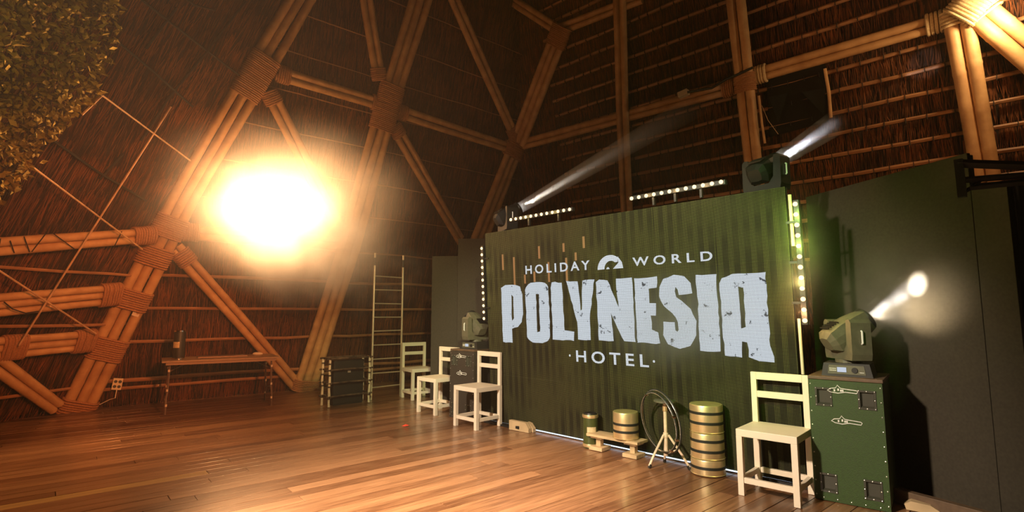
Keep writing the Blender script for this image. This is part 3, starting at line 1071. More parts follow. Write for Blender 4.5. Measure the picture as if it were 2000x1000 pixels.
# ------------------------------------------------------------------ flight cases
def flight_case(label, loc, rz, W, D, H, skin='case'):
    root = thing('flight_case', label, 'case', loc, rz, 'flight cases with moving heads')
    # local: front face on y=0 facing -Y, x from 0 to W
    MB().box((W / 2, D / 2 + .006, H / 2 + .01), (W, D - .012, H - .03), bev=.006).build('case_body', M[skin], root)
    MB().box((W / 2, D / 2, H - .012), (W + .012, D + .012, .024), bev=.004).build('lid', M['pale_brown'], root)
    # front panel with four recessed corner cups
    cup, mg = .085, .055
    xs = [0, mg, mg + cup, W - mg - cup, W - mg, W]
    zs = [0.0, .075, .075 + cup * 1.3, H - .10 - cup * 1.3, H - .10, H - .03]
    fp = MB()
    for i in range(5):
        for j in range(5):
            if i in (1, 3) and j in (1, 3):
                continue
            fp.box(((xs[i] + xs[i + 1]) / 2, -0.006, (zs[j] + zs[j + 1]) / 2 + .004), (xs[i + 1] - xs[i], .016, zs[j + 1] - zs[j]))
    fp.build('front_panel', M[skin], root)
    rv = None
    for i in (1, 3):
        for j in (1, 3):
            x0, x1, z0, z1 = xs[i], xs[i + 1], zs[j] + .004, zs[j + 1] + .004
            c = MB()
            # a raised rim and a sloping cup inside it
            for (cx, cz, sx, sz) in (((x0 + x1) / 2, z0 - .007, x1 - x0 + .03, .014), ((x0 + x1) / 2, z1 + .007, x1 - x0 + .03, .014), (x0 - .007, (z0 + z1) / 2, .014, z1 - z0 + .03), (x1 + .007, (z0 + z1) / 2, .014, z1 - z0 + .03)):
                c.box((cx, -.016, cz), (sx, .006, sz))
            c.add([(x0, -.012, z0), (x1, -.012, z0), (x1, -.012, z1), (x0, -.012, z1), (x0 + .012, .004, z0 + .01), (x1 - .004, .003, z0 + .01), (x1 - .004, .003, z1 - .008), (x0 + .012, .004, z1 - .008)],
                  [(0, 1, 5, 4), (1, 2, 6, 5), (2, 3, 7, 6), (3, 0, 4, 7), (4, 5, 6, 7)])
            co = c.build('corner_cup', M['cup'], root)
            for (px_, pz_) in ((x0 - .007, z0 - .007), (x1 + .007, z0 - .007), (x0 - .007, z1 + .007), (x1 + .007, z1 + .007), ((x0 + x1) / 2, z0 - .007), ((x0 + x1) / 2, z1 + .007), (x0 - .007, (z0 + z1) / 2), (x1 + .007, (z0 + z1) / 2)):
                if rv is None:
                    o = MB().lathe([(.0055, 0), (.0045, .003), (.002, .004)], 8).build('rivet', M['rivet'], co); rv = o.data
                else:
                    o = bpy.data.objects.new('rivet', rv); COL.objects.link(o); o.parent = co
                o.location = (px_, -.019, pz_); o.rotation_euler = (R(90), 0, 0)
    for k in range(9):
        for xx in (.012, W - .012):
            o = bpy.data.objects.new('rivet', rv); COL.objects.link(o); o.parent = root
            o.location = (xx, -.014, .04 + k * (H - .1) / 8); o.rotation_euler = (R(90), 0, 0)
    for k in range(5):
        o = bpy.data.objects.new('rivet', rv); COL.objects.link(o); o.parent = root
        o.location = (.06 + k * (W - .12) / 4, -.014, .022); o.rotation_euler = (R(90), 0, 0)
    # the maker's guitar-like outline mark, twice
    for zc, xc in ((H - .10, W * .47), (H - .325, W * .50)):
        out = [(-.105, .0), (-.085, .016), (-.045, .022), (-.032, .045), (-.012, .022), (.02, .018), (.10, .012), (.108, .004), (.10, -.010), (.02, -.006), (-.03, -.018), (-.08, -.012)]
        t_ = MB().tube([(xc + x * .92, -.0165, zc + z * .95) for x, z in out], .0032, 5, closed=True)
        for x, z in ((-.05, .003), (-.025, .010), (-.008, .004), (.004, .004)):
            t_.box((xc + x, -.0165, zc + z), (.010, .003, .016))
        t_.build('printed_logo', M['white_print'], root)
    return root


M['pale_brown'] = mat('worn_lid_edge', (0.14, 0.085, 0.045), 0.6, noise=0.5, scale=20)
M['cup'] = mat('black_cup', (0.05, 0.05, 0.035), 0.35)
CR_FL, CR_FR = V((2.318, 4.225, 0)), V((2.685, 3.925, 0))
dC = (CR_FR - CR_FL).normalized()
rzC = math.atan2(dC.y, dC.x)
WC = (CR_FR - CR_FL).length
nC = V((-dC.y, dC.x, 0))
flight_case('black flight case with green stage light in its colour, beside the largest chair', CR_FL, rzC, WC, .56, .92, 'case_green_tint')
CL_FL = V((-.845, 7.44, 0)); rzL = R(-42)
flight_case('dark flight case between two chairs at the far end of the screen', CL_FL, rzL, .47, .55, .92)


# ------------------------------------------------------------------ moving heads
def moving_head(label, loc, rz_base, pan, tilt, beam=True, scale=1.0, shell='black_plastic', shift=None):
    """base faces local -Y; pan turns the yoke, tilt raises the lens (local +Y of the yoke) above level"""
    root = thing('moving_head_light', label, 'stage light', loc, rz_base, 'moving head lights')
    k = scale
    pb = [(-.17 * k, 0), (.17 * k, 0), (.15 * k, .10 * k), (-.15 * k, .10 * k)]
    rotx = Matrix.Rotation(R(90), 4, 'X')
    MB().prism(pb, -.14 * k, .14 * k, rotx).build('base', M['black_plastic'], root)
    panel = MB().add([(-.125 * k, -.141 * k - .004, .018 * k), (.125 * k, -.141 * k - .004, .018 * k), (.115 * k, -.141 * k - .004, .085 * k), (-.115 * k, -.141 * k - .004, .085 * k),
                      (-.125 * k, -.139 * k, .018 * k), (.125 * k, -.139 * k, .018 * k), (.115 * k, -.139 * k, .085 * k), (-.115 * k, -.139 * k, .085 * k)],
                     [(0, 1, 2, 3), (0, 1, 5, 4), (1, 2, 6, 5), (2, 3, 7, 6), (3, 0, 4, 7)]).build('front_panel', M['grey_plastic'], root)
    MB().box((-.03 * k, -.147 * k, .052 * k), (.06 * k, .004, .036 * k)).build('display', M['lcd'], panel)
    MB().lathe([(.022 * k, 0), (.020 * k, .008)], 14, Matrix.Translation((.055 * k, -.145 * k, .05 * k)) @ rotx).build('knob', M['black'], panel, smooth=True)
    pr = MB()
    for r0 in range(2):
        for c0 in range(5):
            pr.box((-.108 * k + c0 * .0095 * k, -.1465 * k, (.045 + .014 * r0) * k), (.006 * k, .002, .007 * k))
    for c0 in range(4):
        pr.box((.088 * k + c0 * .0075 * k, -.1465 * k, .036 * k), (.005 * k, .002, .006 * k))
    pr.build('printed_lettering', M['white_print'], panel)
    rp = Matrix.Rotation(pan, 4, 'Z')
    yk = MB()
    yk.lathe([(.09 * k, .10 * k), (.09 * k, .125 * k)], 20, rp)
    # U-shaped yoke with chamfered inner corners
    u = [(-.175, .125), (.175, .125), (.185, .17), (.185, .41), (.165, .435), (.125, .43), (.115, .24), (.07, .185), (-.07, .185), (-.115, .24), (-.125, .43), (-.165, .435), (-.185, .41), (-.185, .17)]
    yk.prism([(a * k, b * k) for a, b in u], -.075 * k, .075 * k, rp @ rotx)
    y_o = yk.build('yoke', M[shell], root)
    for sx in (-1, 1):
        hb = MB()
        hb.tube([tuple(rp @ V((sx * .188 * k, 0, .25 * k))), tuple(rp @ V((sx * .197 * k, 0, .255 * k))), tuple(rp @ V((sx * .197 * k, 0, .345 * k))), tuple(rp @ V((sx * .188 * k, 0, .35 * k)))], .007 * k, 6)
        hb.build('handle', M['white_print'], y_o)
    hm = rp @ Matrix.Translation((0, 0, .34 * k)) @ Matrix.Rotation(tilt, 4, 'X')
    # head: wedge-shaped tail, barrel and lens ring along +Y
    hd = MB()
    sec = [(-.19, .060, .055), (-.15, .100, .095), (-.05, .108, .108), (.06, .108, .105), (.14, .092, .092), (.17, .085, .085)]
    vs_, fs_ = [], []
    n_ = 12
    for (yy, sx_, sz_) in sec:
        for j in range(n_):
            a = 2 * math.pi * (j + .5) / n_
            ca, sa = math.cos(a), math.sin(a)
            q = 1.0 / max(abs(ca), abs(sa)) ** .55
            vs_.append((sx_ * ca * q * k, yy * k, sz_ * sa * q * k))
    for i in range(len(sec) - 1):
        for j in range(n_):
            j2 = (j + 1) % n_
            fs_.append((i * n_ + j, i * n_ + j2, (i + 1) * n_ + j2, (i + 1) * n_ + j))
    fs_.append(tuple(range(n_)))
    fs_.append(tuple((len(sec) - 1) * n_ + j for j in range(n_)))
    hd.add(vs_, fs_, hm)
    h_o = hd.build('head', M[shell], root, smooth=False)
    ry = Matrix.Rotation(R(-90), 4, 'X')
    MB().lathe([(.088 * k, 0), (.094 * k, .008 * k), (.094 * k, .028 * k), (.080 * k, .03 * k), (.080 * k, .012 * k)], 24,
               hm @ Matrix.Translation((0, .16 * k, 0)) @ ry).build('lens_ring', M['black'], h_o, smooth=True)
    MB().lathe([(.078 * k, 0), (.06 * k, .006 * k), (.02 * k, .009 * k)], 20, hm @ Matrix.Translation((0, .168 * k, 0)) @ ry).build('lens', M['lens_beam'] if beam else M['lens_dark'], h_o, smooth=True)
    fin = MB()
    for i in range(5):
        fin.box((0, (-.13 + i * .022) * k, .112 * k), (.12 * k, .008 * k, .012 * k), hm)
    fin.build('cooling_fin', M['black'], h_o)
    mw = Matrix.Translation(loc) @ Matrix.Rotation(rz_base, 4, 'Z')
    tip = mw @ hm @ V((0, .21 * k, 0)); cen = mw @ hm @ V((0, 0, 0))
    return tip, (tip - cen).normalized()


def aim_angles(loc, rz_base, target, scale=1.0):
    p = V(loc) + V((0, 0, .34 * scale))
    d = V(target) - p
    az = math.atan2(d.y, d.x) - R(90) - rz_base
    el = math.atan2(d.z, math.hypot(d.x, d.y))
    return az, el


T1 = PR.at(1400, 182, .15)
loc1 = V((-0.06, 7.00, 2.37)); pan, tilt = aim_angles(loc1, R(-45), T1)
tip1, dir1 = moving_head('moving head light sending a long beam from the far screen top corner', loc1, R(-45), pan, tilt, shell='black')
loc2 = V((2.31, 4.72, 2.37)); T2 = PR.at(1800, 130, .1); pan, tilt = aim_angles(loc2, R(-45), T2)
tip2, dir2 = moving_head('moving head light on the screen top corner in front of the upright bamboo pair', loc2, R(-45), pan, tilt, shell='black')
T3 = V((3.24, 4.22, 1.635))
loc3 = CR_FL + dC * (WC * .52) + nC * .22 + V((0, 0, .92)); pan, tilt = aim_angles(loc3, rzC, T3)
tip3, dir3 = moving_head('moving head light on the green-tinted flight case with a lit display', loc3, rzC, pan, tilt, shell='grey_plastic')
dL_ = V((math.cos(rzL), math.sin(rzL), 0)); nL_ = V((-dL_.y, dL_.x, 0))
loc4 = CL_FL + dL_ * .27 + nL_ * .22 + V((0, 0, .92))
moving_head('unlit moving head light on the dark flight case', loc4, rzL, R(80), R(35), beam=False, shell='grey_plastic')
# posts and shelves that carry the two upper heads behind the screen
for (px_, lab) in ((loc1, 'black stand post behind the far screen edge'), (loc2, 'black stand post behind the screen edge nearest the case')):
    st = thing('light_stand', lab, 'stand', (px_.x, px_.y, 0), R(-45))
    MB().box((0, .0, 1.175), (.06, .06, 2.34)).build('post', M['black'], st)
    MB().box((0, 0, 2.357), (.40, .34, .022)).build('shelf', M['black'], st)
    MB().box((0, 0, .0125), (.5, .36, .02)).build('foot_plate', M['black'], st)


def beam_light(name, tip, d, energy, color, cone):
    lamp('SPOT', name, tip + d * .01, energy, color, tip + d * 3, 0.03, cone, 0.25)


beam_light('beam_far', tip1, dir1, 3600, (1.0, 0.90, 0.74), 4.2)
beam_light('beam_near', tip2, dir2, 4200, (0.93, 0.93, 1.0), 5.5)
lamp('SPOT', 'case_spill', tip3 + dir3 * .01, 70, (1.0, 0.80, 0.55), tip3 + dir3 * 3 + V((.6, -.3, -.9)), .03, 75, 1.0)
beam_light('beam_case', tip3, dir3, 700, (1.0, 0.94, 0.88), 17)


# ------------------------------------------------------------------ stage flats and drapes
def flat_board(label, p, d, wd, h, m='flat', thick=.03):
    d = V((d[0], d[1], 0)).normalized()
    root = thing('stage_flat', label, 'panel', V((p[0], p[1], 0)), math.atan2(d.y, d.x), 'dark stage flats')
    MB().box((wd / 2, 0, h / 2 + .01), (wd, thick, h), bev=.003).build('panel', M[m], root)
    b = MB()
    for xx in (.03, wd - .03):
        b.box((xx, thick / 2 + .018, h / 2 + .01), (.045, .035, h - .02))
    b.build('batten_frame', M['case_dark'], root)
    return root


flat_board('lower dark stage flat standing behind the half hidden chair', (-1.27, 8.42), (1, -.06), .46, 2.30)
flat_board('taller dark stage flat behind the far row of vertical lamps', (-.845, 8.28), (1, -.10), .72, 2.56)
FD = V((.235, -.972, 0)).normalized()
F0 = V((2.985, 5.27, 0))
flat_board('dark stage flat behind the case, lit by the round white spot', F0, FD, 1.53, 2.56)
F1 = F0 + FD * 1.535
flat_board('dark stage flat nearest the camera beyond the lit spot', F1, FD, .225, 2.28)
# black drape closing the gap behind the screen end and the wing
dr = MB()
pts = []
n_ = 60
for i in range(n_ + 1):
    s_ = i / n_
    p = V((3.0, 5.35, 0)).lerp(V((4.6, 3.1, 0)), s_) + V((.45, .25, 0)) + V((.7, .5, 0)) * .05 * math.sin(i * 1.3)
    pts.append(p)
for i in range(n_):
    a, b = pts[i], pts[i + 1]
    dr.add([(a.x, a.y, .01), (b.x, b.y, .01), (b.x, b.y, 2.5), (a.x, a.y, 2.5)], [(0, 1, 2, 3)])
o = dr.build('black_drape', M['drape'], smooth=True); tag(o, 'black drape hanging behind the wing flats', 'curtain')
sm = o.modifiers.new('thick', 'SOLIDIFY'); sm.thickness = .01

# black truss arm above the wing
ta = thing('truss_arm', 'black metal bracket arm across the warmly lit bamboo uprights', 'bracket', (0, 0, 0))
PA = Plane((3.25, 3.50, 0), (-.6, -.8, 0))
for a, b, wd in (((1870, 319), (2030, 325), .03), ((1872, 312), (1880, 385), .035), ((1880, 352), (2030, 340), .022), ((1895, 366), (2030, 352), .022), ((1878, 380), (1925, 345), .012)):
    MB().tube([PA.at(*a), PA.at(*b)], wd, 4).build('bar', M['black'], ta)

# ------------------------------------------------------------------ dark hatch with hanging triangles on the rear slope
hn = thing('wall_hatch', 'dark square cloth hatch under the bamboo rail behind the upper beam', 'hatch', PR.at(1555, 210, .08))
q = [PR.at(x, y, .09) - hn.location for x, y in ((1497, 156), (1612, 122), (1618, 238), (1503, 268))]
q2 = [PR.at(x, y, .05) - hn.location for x, y in ((1497, 156), (1612, 122), (1618, 238), (1503, 268))]
MB().add(q + q2, [(0, 1, 2, 3), (7, 6, 5, 4), (0, 1, 5, 4), (1, 2, 6, 5), (2, 3, 7, 6), (3, 0, 4, 7)]).build('backing_cloth', M['drape'], hn)
for tri in (((1502, 190), (1538, 182), (1520, 240)), ((1566, 180), (1612, 172), (1610, 226))):
    a = [PR.at(x, y, .125) - hn.location for x, y in tri]; b = [PR.at(x, y, .115) - hn.location for x, y in tri]
    MB().add(a + b, [(0, 1, 2), (5, 4, 3), (0, 1, 4, 3), (1, 2, 5, 4), (2, 0, 3, 5)]).build('pennant', M['cloth_black'], hn)
o = MB().tube([PR.at(1611, 134, .14), PR.at(1619, 180, .14), PR.at(1623, 230, .14)], .022, 8).build('short_pole', M['bamboo'], smooth=True)
tag(o, 'short upright bamboo stick at the edge of the dark hatch', 'pole')
o = MB().tube([PR.at(1482, 187, .3), PR.at(1488, 240, .3), PR.at(1494, 280, .3)], .018, 8).build('short_pole', M['bamboo'], smooth=True)
tag(o, 'short thin stick hanging beside the upright bamboo pair', 'pole')
o = MB().tube([PR.at(1488, 206, .26), PR.at(1500, 235, .27), PR.at(1520, 262, .24)], .004, 5).build('thin_wire', M['rod']); tag(o, 'thin pale wire hanging across the dark hatch', 'wire')
# small box lamp and black cable on the beam-lit rail
q = PR.at(1335, 183, .27)
o = MB().box((0, 0, 0), (.17, .10, .09), bev=.008).build('junction_box', M['outlet'], loc=q); o.rotation_euler = (0, R(-8), R(-43)); tag(o, 'small pale box on the beam-lit bamboo rail', 'box')
o = MB().tube([PR.at(x, y, .33) for x, y in ((1343, 180), (1390, 172), (1420, 154), (1440, 146), (1470, 132))], .02, 8).build('black_cable', M['black'], smooth=True)
tag(o, 'thick black cable running over the rail to the rope binding', 'cable')

# ------------------------------------------------------------------ blinder: the two blinding lamps in the haze
BL = PL.at(530, 405, .62)
bdir = (V((0.2, 0.5, 1.3)) - BL).normalized()
brz = math.atan2(bdir.y, bdir.x) + R(90)
bl = thing('blinder_light', 'pair of blinding warm lamps glaring through the haze', 'stage light', BL, brz)
MB().box((0, .10, 0), (1.02, .16, .34), bev=.02).build('housing', M['black'], bl)
MB().tube([(0, .16, 0), (-.05, .42, -.30)], .025, 8).build('bracket', M['black'], bl)
for sx in (-1, 1):
    rx = Matrix.Translation((sx * .32, .02, 0)) @ Matrix.Rotation(R(90), 4, 'X')
    MB().lathe([(.13, -.0), (.15, .03), (.16, .06), (.15, .06), (.125, .01)], 24, rx).build('reflector', M['chrome'], bl, smooth=True)
    MB().lathe([(.122, .012), (.08, .02), (.03, .024)], 20, rx).build('lamp_face', M['lamp_white'], bl, smooth=True)
    wp = Matrix.Translation(BL) @ Matrix.Rotation(brz, 4, 'Z') @ V((sx * .32, -.12, 0))
    lamp('SPOT', 'blinder_lamp', wp, 760, (1.0, 0.50, 0.20), wp + bdir * 3, .1, 142, .4)
    lamp('POINT', 'blinder_spill', wp + V((0, 0, .1)), 24, (1.0, 0.42, 0.12), size=.1)

# lamp that whitens the rope node, just past the top corner of the view
lamp('POINT', 'node_lamp', PR.at(1968, 22, .55), 60, (1.0, 0.72, 0.38), size=.08)

# ------------------------------------------------------------------ folding table and what is on it
tA = V((-4.80, 7.53, 0)); tdir = V((.835, .55, 0)).normalized(); tn = V((-tdir.y, tdir.x, 0))
trz = math.atan2(tdir.y, tdir.x)
tab = thing('folding_table', 'brown folding table with taped tube legs before the thatch slope', 'table', tA, trz)
TL, TW = 1.36, .70
MB().box((TL / 2, TW / 2 - .02, .73), (TL + .16, TW + .06, .028), bev=.005).build('tabletop', M['table'], tab)
MB().box((TL / 2, -.02, .70), (TL + .06, .02, .035)).build('apron', M['table_leg'], tab)
MB().box((TL / 2, TW - .02, .70), (TL + .06, .02, .035)).build('apron', M['table_leg'], tab)
for x0, sgn in ((0, 1), (TL, -1)):
    for y0 in (0.02, TW - .06):
        out = .05 if y0 < .2 else -.05
        lg = MB().tube([(x0 + sgn * .02, y0 + out * .0 + (.05 if out > 0 else -.05), .715), (x0 + sgn * .01, y0 + out, .30), (x0, y0 + out * .8, .22), (x0, y0, .16), (x0, y0 - .002, .002)], .0135, 8)
        lo = lg.build('leg', M['table_leg'], tab, smooth=True)
        for z, yy in ((.60, out * .98), (.33, out), (.13, -.0)):
            MB().lathe([(.0155, z - .016), (.0155, z + .016)], 10, Matrix.Translation((x0 + sgn * .016 * (z / .7), y0 + yy, 0))).build('tape_band', M['tape'], lo, smooth=True)
    MB().tube([(x0, .06, .23), (x0, TW / 2 - .05, .27), (x0, TW - .11, .23)], .011, 8).build('cross_bar', M['table_leg'], tab, smooth=True)
    MB().tube([(x0 + sgn * .015, TW / 2, .56), (x0 + sgn * .30, TW / 2, .705)], .009, 6).build('brace', M['table_leg'], tab, smooth=True)
    MB().tube([(x0 + sgn * .015, .08, .56), (x0 + sgn * .015, TW - .12, .56)], .009, 6).build('cross_bar', M['table_leg'], tab, smooth=True)


def on_table(x, y, z=.746):
    return tA + tdir * x + tn * y + V((0, 0, z))


can = thing('canister', 'tall black canister with silver rims and a pale label on the table', 'canister', on_table(.12, .22))
MB().lathe([(.072, .0), (.075, .01), (.075, .40), (.070, .41)], 24).build('body', M['black_plastic'], can, smooth=True)
MB().lathe([(.078, .0), (.078, .022), (.074, .022)], 24).build('base_rim', M['chrome'], can, smooth=True)
MB().lathe([(.078, .392), (.078, .412), (.070, .416), (.06, .412)], 24).build('top_rim', M['chrome'], can, smooth=True)
lb = MB()
for i in range(6):
    a0, a1 = R(-140 + i * 14), R(-140 + (i + 1) * 14)
    rr = .0765
    lb.add([(rr * math.cos(a0), rr * math.sin(a0), .165), (rr * math.cos(a1), rr * math.sin(a1), .165), (rr * math.cos(a1), rr * math.sin(a1), .25), (rr * math.cos(a0), rr * math.sin(a0), .25)], [(0, 1, 2, 3)])
lb.build('label', M['paper'], can)
o = MB().box((.33, 0, .010), (.66, .30, .02), bev=.004).build('tray_board', M['table_leg'], loc=on_table(.36, .36)); o.rotation_euler = (0, 0, trz)
tag(o, 'flat brown board lying in the middle of the table', 'board')
o = MB().lathe([(.05, .0), (.062, .012), (.055, .03), (.03, .042)], 16).build('white_dish', M['tape'], loc=on_table(1.20, .48), smooth=True)
o.scale = (1.3, .8, 1)
tag(o, 'small pale dish near the far end of the table', 'dish')

# outlet box on the batten with its cord, and a small tag on the rib
q = PL.at(229, 750, .12)
ob = thing('outlet_box', 'pale multi socket outlet box on the lowest batten beside the rib', 'outlet', q)
ml = Matrix.Rotation(math.atan2(.643, .766), 4, 'Z')
MB().box((0, 0, 0), (.12, .03, .17), ml @ Matrix.Rotation(R(8), 4, 'Y'), bev=.006).build('plate', M['outlet'], ob)
for sx in (-1, 1):
    for sz in (-1, 1):
        MB().lathe([(.022, 0), (.022, .004), (.018, .004), (.017, .001)], 14, ml @ Matrix.Rotation(R(8), 4, 'Y') @ Matrix.Translation((sx * .027, -.016, sz * .036)) @ Matrix.Rotation(R(90), 4, 'X')).build('socket', M['case_dark'], ob)
MB().tube([V((0, -.0, -.08)), V((.0, -.02, -.2)), PL.at(215, 780, .12) - q, PL.at(195, 790, .1) - q, PL.at(178, 783, .12) - q], .007, 6).build('cord', M['tape'], ob, smooth=True)
q = PL.at(267, 610, .22)
o = MB().box((0, 0, 0), (.09, .012, .12), bev=.003).build('paper_tag', M['tape'], loc=q); o.rotation_euler = (0, R(20), math.atan2(.643, .766)); tag(o, 'small pale tag on the rib above the outlet box', 'tag')

# ------------------------------------------------------------------ bamboo rack, black box, ladder
rk = thing('bamboo_rack', 'low rack of pale and burnt bamboo beside the ladder', 'rack', (-2.75, 8.15, 0))
posts = [V((-2.92, 8.33, 0)), V((-2.75, 8.15, 0)), V((-2.44, 8.83, 0)), V((-2.27, 8.60, 0))]
O_ = V((-2.75, 8.15, 0))
for p in posts:
    b = p - O_
    pts = []; rs = []
    for i in range(9):
        pts.append(b + V((prng.uniform(-.006, .006), prng.uniform(-.006, .006), .004 + i * .09))); rs.append(.017 if i % 2 else .020)
    po = MB().tube(pts, rs, 8).build('post', M['cane_pale'], rk, smooth=True)
    for z in (.13, .30, .47, .64):
        MB().lathe([(.0215, z - .012), (.0215, z + .012)], 8, Matrix.Translation(b)).build('burnt_ring', M['burnt'], po)
for z in (.15, .35, .545, .715):
    for i, j in ((1, 3), (0, 2), (0, 1), (2, 3)):
        a, b = posts[i] - O_, posts[j] - O_
        d = (b - a).normalized() * .05
        MB().tube([a - d + V((0, 0, z)), (a + b) / 2 + V((0, 0, z + .006)), b + d + V((0, 0, z))], .014, 8).build('rail', M['burnt'], rk, smooth=True)
bx = thing('speaker_box', 'plain black box standing inside the bamboo rack', 'box', (-2.60, 8.50, 0), R(44))
MB().box((0, 0, .35), (.50, .15, .66), bev=.008).build('body', M['black'], bx)
MB().box((0, 0, .0145), (.48, .14, .025)).build('plinth', M['black'], bx)
MB().box((.0, -.078, .50), (.05, .006, .03)).build('badge', M['rivet'], bx)
ld = thing('ladder', 'tall thin rung ladder standing between the rack and the farthest chair', 'ladder', (-2.29, 8.82, 0))
a, b = V((0, 0, 0)), V((.39, .40, 0))
for p in (a, b):
    MB().tube([p + V((0, 0, .002)), p + V((0, 0, 2.20))], .017, 8).build('rail', M['steel'], ld, smooth=True)
    MB().tube([p + V((0, 0, 2.20)), p + V((0, 0, 2.33))], .012, 8).build('dark_sleeve', M['black'], ld, smooth=True)
    MB().tube([p + V((0, 0, 2.33)), p + V((0, 0, 2.41))], .017, 8).build('rail_tip', M['steel'], ld, smooth=True)
for i in range(10):
    z = .20 + i * .228
    if z < 2.2:
        MB().tube([a + V((0, 0, z)), b + V((0, 0, z + prng.uniform(-.01, .01)))], .010, 8).build('rung', M['steel'], ld, smooth=True)

# ------------------------------------------------------------------ percussion in front of the screen
cyl = thing('tall_drum', 'narrow dark green drum with pale hoops beside the low bench', 'drum', (.83, 5.775, 0))
MB().lathe([(.075, .004), (.078, .03), (.078, .33), (.074, .345)], 24).build('shell', M['olive'], cyl, smooth=True)
for z in (.03, .325):
    MB().lathe([(.082, z - .016), (.086, z), (.082, z + .016)], 24).build('hoop', M['brass'], cyl, smooth=True)
MB().lathe([(.07, .346), (.066, .356), (.04, .358)], 20).build('lid', M['black'], cyl, smooth=True)
lb = MB()
for i in range(6):
    a0, a1 = R(-125 + i * 12), R(-125 + (i + 1) * 12)
    lb.add([(.0795 * math.cos(a0), .0795 * math.sin(a0), .13), (.0795 * math.cos(a1), .0795 * math.sin(a1), .13), (.0795 * math.cos(a1), .0795 * math.sin(a1), .22), (.0795 * math.cos(a0), .0795 * math.sin(a0), .22)], [(0, 1, 2, 3)])
lb.build('label', M['paper'], cyl)
bd = V((.72, -.694, 0)).normalized()
bn = thing('low_bench', 'low plank bench on two block feet in front of the screen', 'bench', (1.055, 5.535, 0), math.atan2(bd.y, bd.x))
MB().box((0, 0, .155), (.60, .20, .026), bev=.003).build('plank_top', M['pale_wood'], bn)
for sx in (-.20, .20):
    f = MB().box((sx, 0, .0225), (.16, .17, .037), bev=.004).build('foot_block', M['pale_wood'], bn)
    MB().box((sx, 0, .088), (.055, .06, .10), bev=.003).build('pedestal', M['pale_wood'], f)
    MB().box((sx, 0, .132), (.14, .14, .02), bev=.003).build('cap_block', M['pale_wood'], f)


def metal_drum(root, z0, r, h, bands):
    MB().lathe([(r * .985, z0), (r, z0 + .006), (r, z0 + h - .006), (r * .985, z0 + h)], 40).build('shell', M['brass'], root, smooth=True)
    for b in bands:
        MB().lathe([(r + .0005, z0 + b - .012), (r + .004, z0 + b - .010), (r + .004, z0 + b + .010), (r + .0005, z0 + b + .012)], 40).build('band', M['band'], root, smooth=True)
    MB().lathe([(r * .97, z0 + h), (r * .96, z0 + h + .004), (r * .3, z0 + h + .005)], 40).build('lid', M['brass_top'], root, smooth=True)
    MB().lathe([(r + .001, z0 + .001), (r + .006, z0 + .006), (r + .001, z0 + .011)], 40).build('rim', M['brass'], root, smooth=True)


dm = thing('metal_drum', 'short shiny brass drum with two black bands on the low bench', 'drum', V((1.055, 5.535, .1685)) + bd * .115, group='brass drums')
metal_drum(dm, 0, .125, .255, (.075, .145))
sp = V((1.735, 4.865, 0))
for z0, hh, bands, lab in ((.004, .130, (.065,), 'shallow shiny brass drum at the bottom of the stack beside the largest chair'),
                           (.140, .215, (.068, .155), 'shiny brass drum in the middle of the three-drum stack'),
                           (.361, .235, (.085, .17), 'shiny brass drum on top of the three-drum stack')):
    dm = thing('metal_drum', lab, 'drum', sp + V((0, 0, z0)), group='brass drums')
    metal_drum(dm, 0, .145 - z0 * .01, hh, bands)

tp = thing('tripod_stand', 'pale tripod stand with a round dark seat between bench and drum stack', 'stand', (1.425, 5.065, 0))
MB().tube([(0, 0, .10), (0, 0, .575)], .016, 10).build('column', M['cane_pale'], tp, smooth=True)
MB().lathe([(.024, .50), (.024, .545), (.018, .55)], 12).build('collar', M['brass'], tp, smooth=True)
MB().lathe([(.022, .26), (.024, .265), (.024, .30), (.020, .305)], 12).build('collar', M['cane_pale'], tp, smooth=True)
MB().lathe([(.085, .575), (.10, .582), (.10, .596), (.09, .602)], 24).build('seat_disc', M['grey_plastic'], tp, smooth=True)
for (x, y) in ((-.175, -.06), (.175, -.105), (.02, .135)):
    lg = MB().tube([(x * .12, y * .12, .285), (x * .7, y * .7, .12), (x, y, .022)], .011, 8).build('leg', M['cane_pale'], tp, smooth=True)
    MB().tube([(x * .93, y * .93, .035), (x * 1.02, y * 1.02, .004)], .015, 8).build('rubber_foot', M['black'], lg, smooth=True)
    MB().tube([(0, 0, .12), (x * .55, y * .55, .165)], .007, 6).build('strut', M['cane_pale'], lg, smooth=True)
HD = V((.34, -.94, 0)); HN = V((-.94, -.34, 0))
for k, (off, rad, lab) in enumerate(((.0, .285, 'larger black hoop hung on the tripod stand'), (.028, .265, 'inner black hoop hung on the tripod stand with shiny clips'))):
    c = V((1.400, 5.03, .415 - k * .004)) + HN * (.03 + off)
    hp = thing('hoop', lab, 'hoop', c, group='hoops on the tripod')
    ring = [HD * rad * math.cos(2 * math.pi * i / 48) + V((0, 0, 1)) * rad * math.sin(2 * math.pi * i / 48) + HN * (.04 * math.sin(2 * math.pi * i / 48)) for i in range(48)]
    MB().tube(ring, .0075, 8, closed=True).build('ring', M['band'], hp, smooth=True)
    MB().tube([p * 0.985 + HN * .006 for p in ring], .0032, 6, closed=True).build('rim', M['silver_hoop'], hp, smooth=True)
    if k == 1:
        for an in (20, -25, -60, 120):
            p = HD * rad * math.cos(R(an)) + V((0, 0, 1)) * rad * math.sin(R(an)) + HN * (.04 * math.sin(R(an)))
            MB().box(tuple(p), (.03, .03, .022), bev=.004).build('clip', M['chrome'], hp)

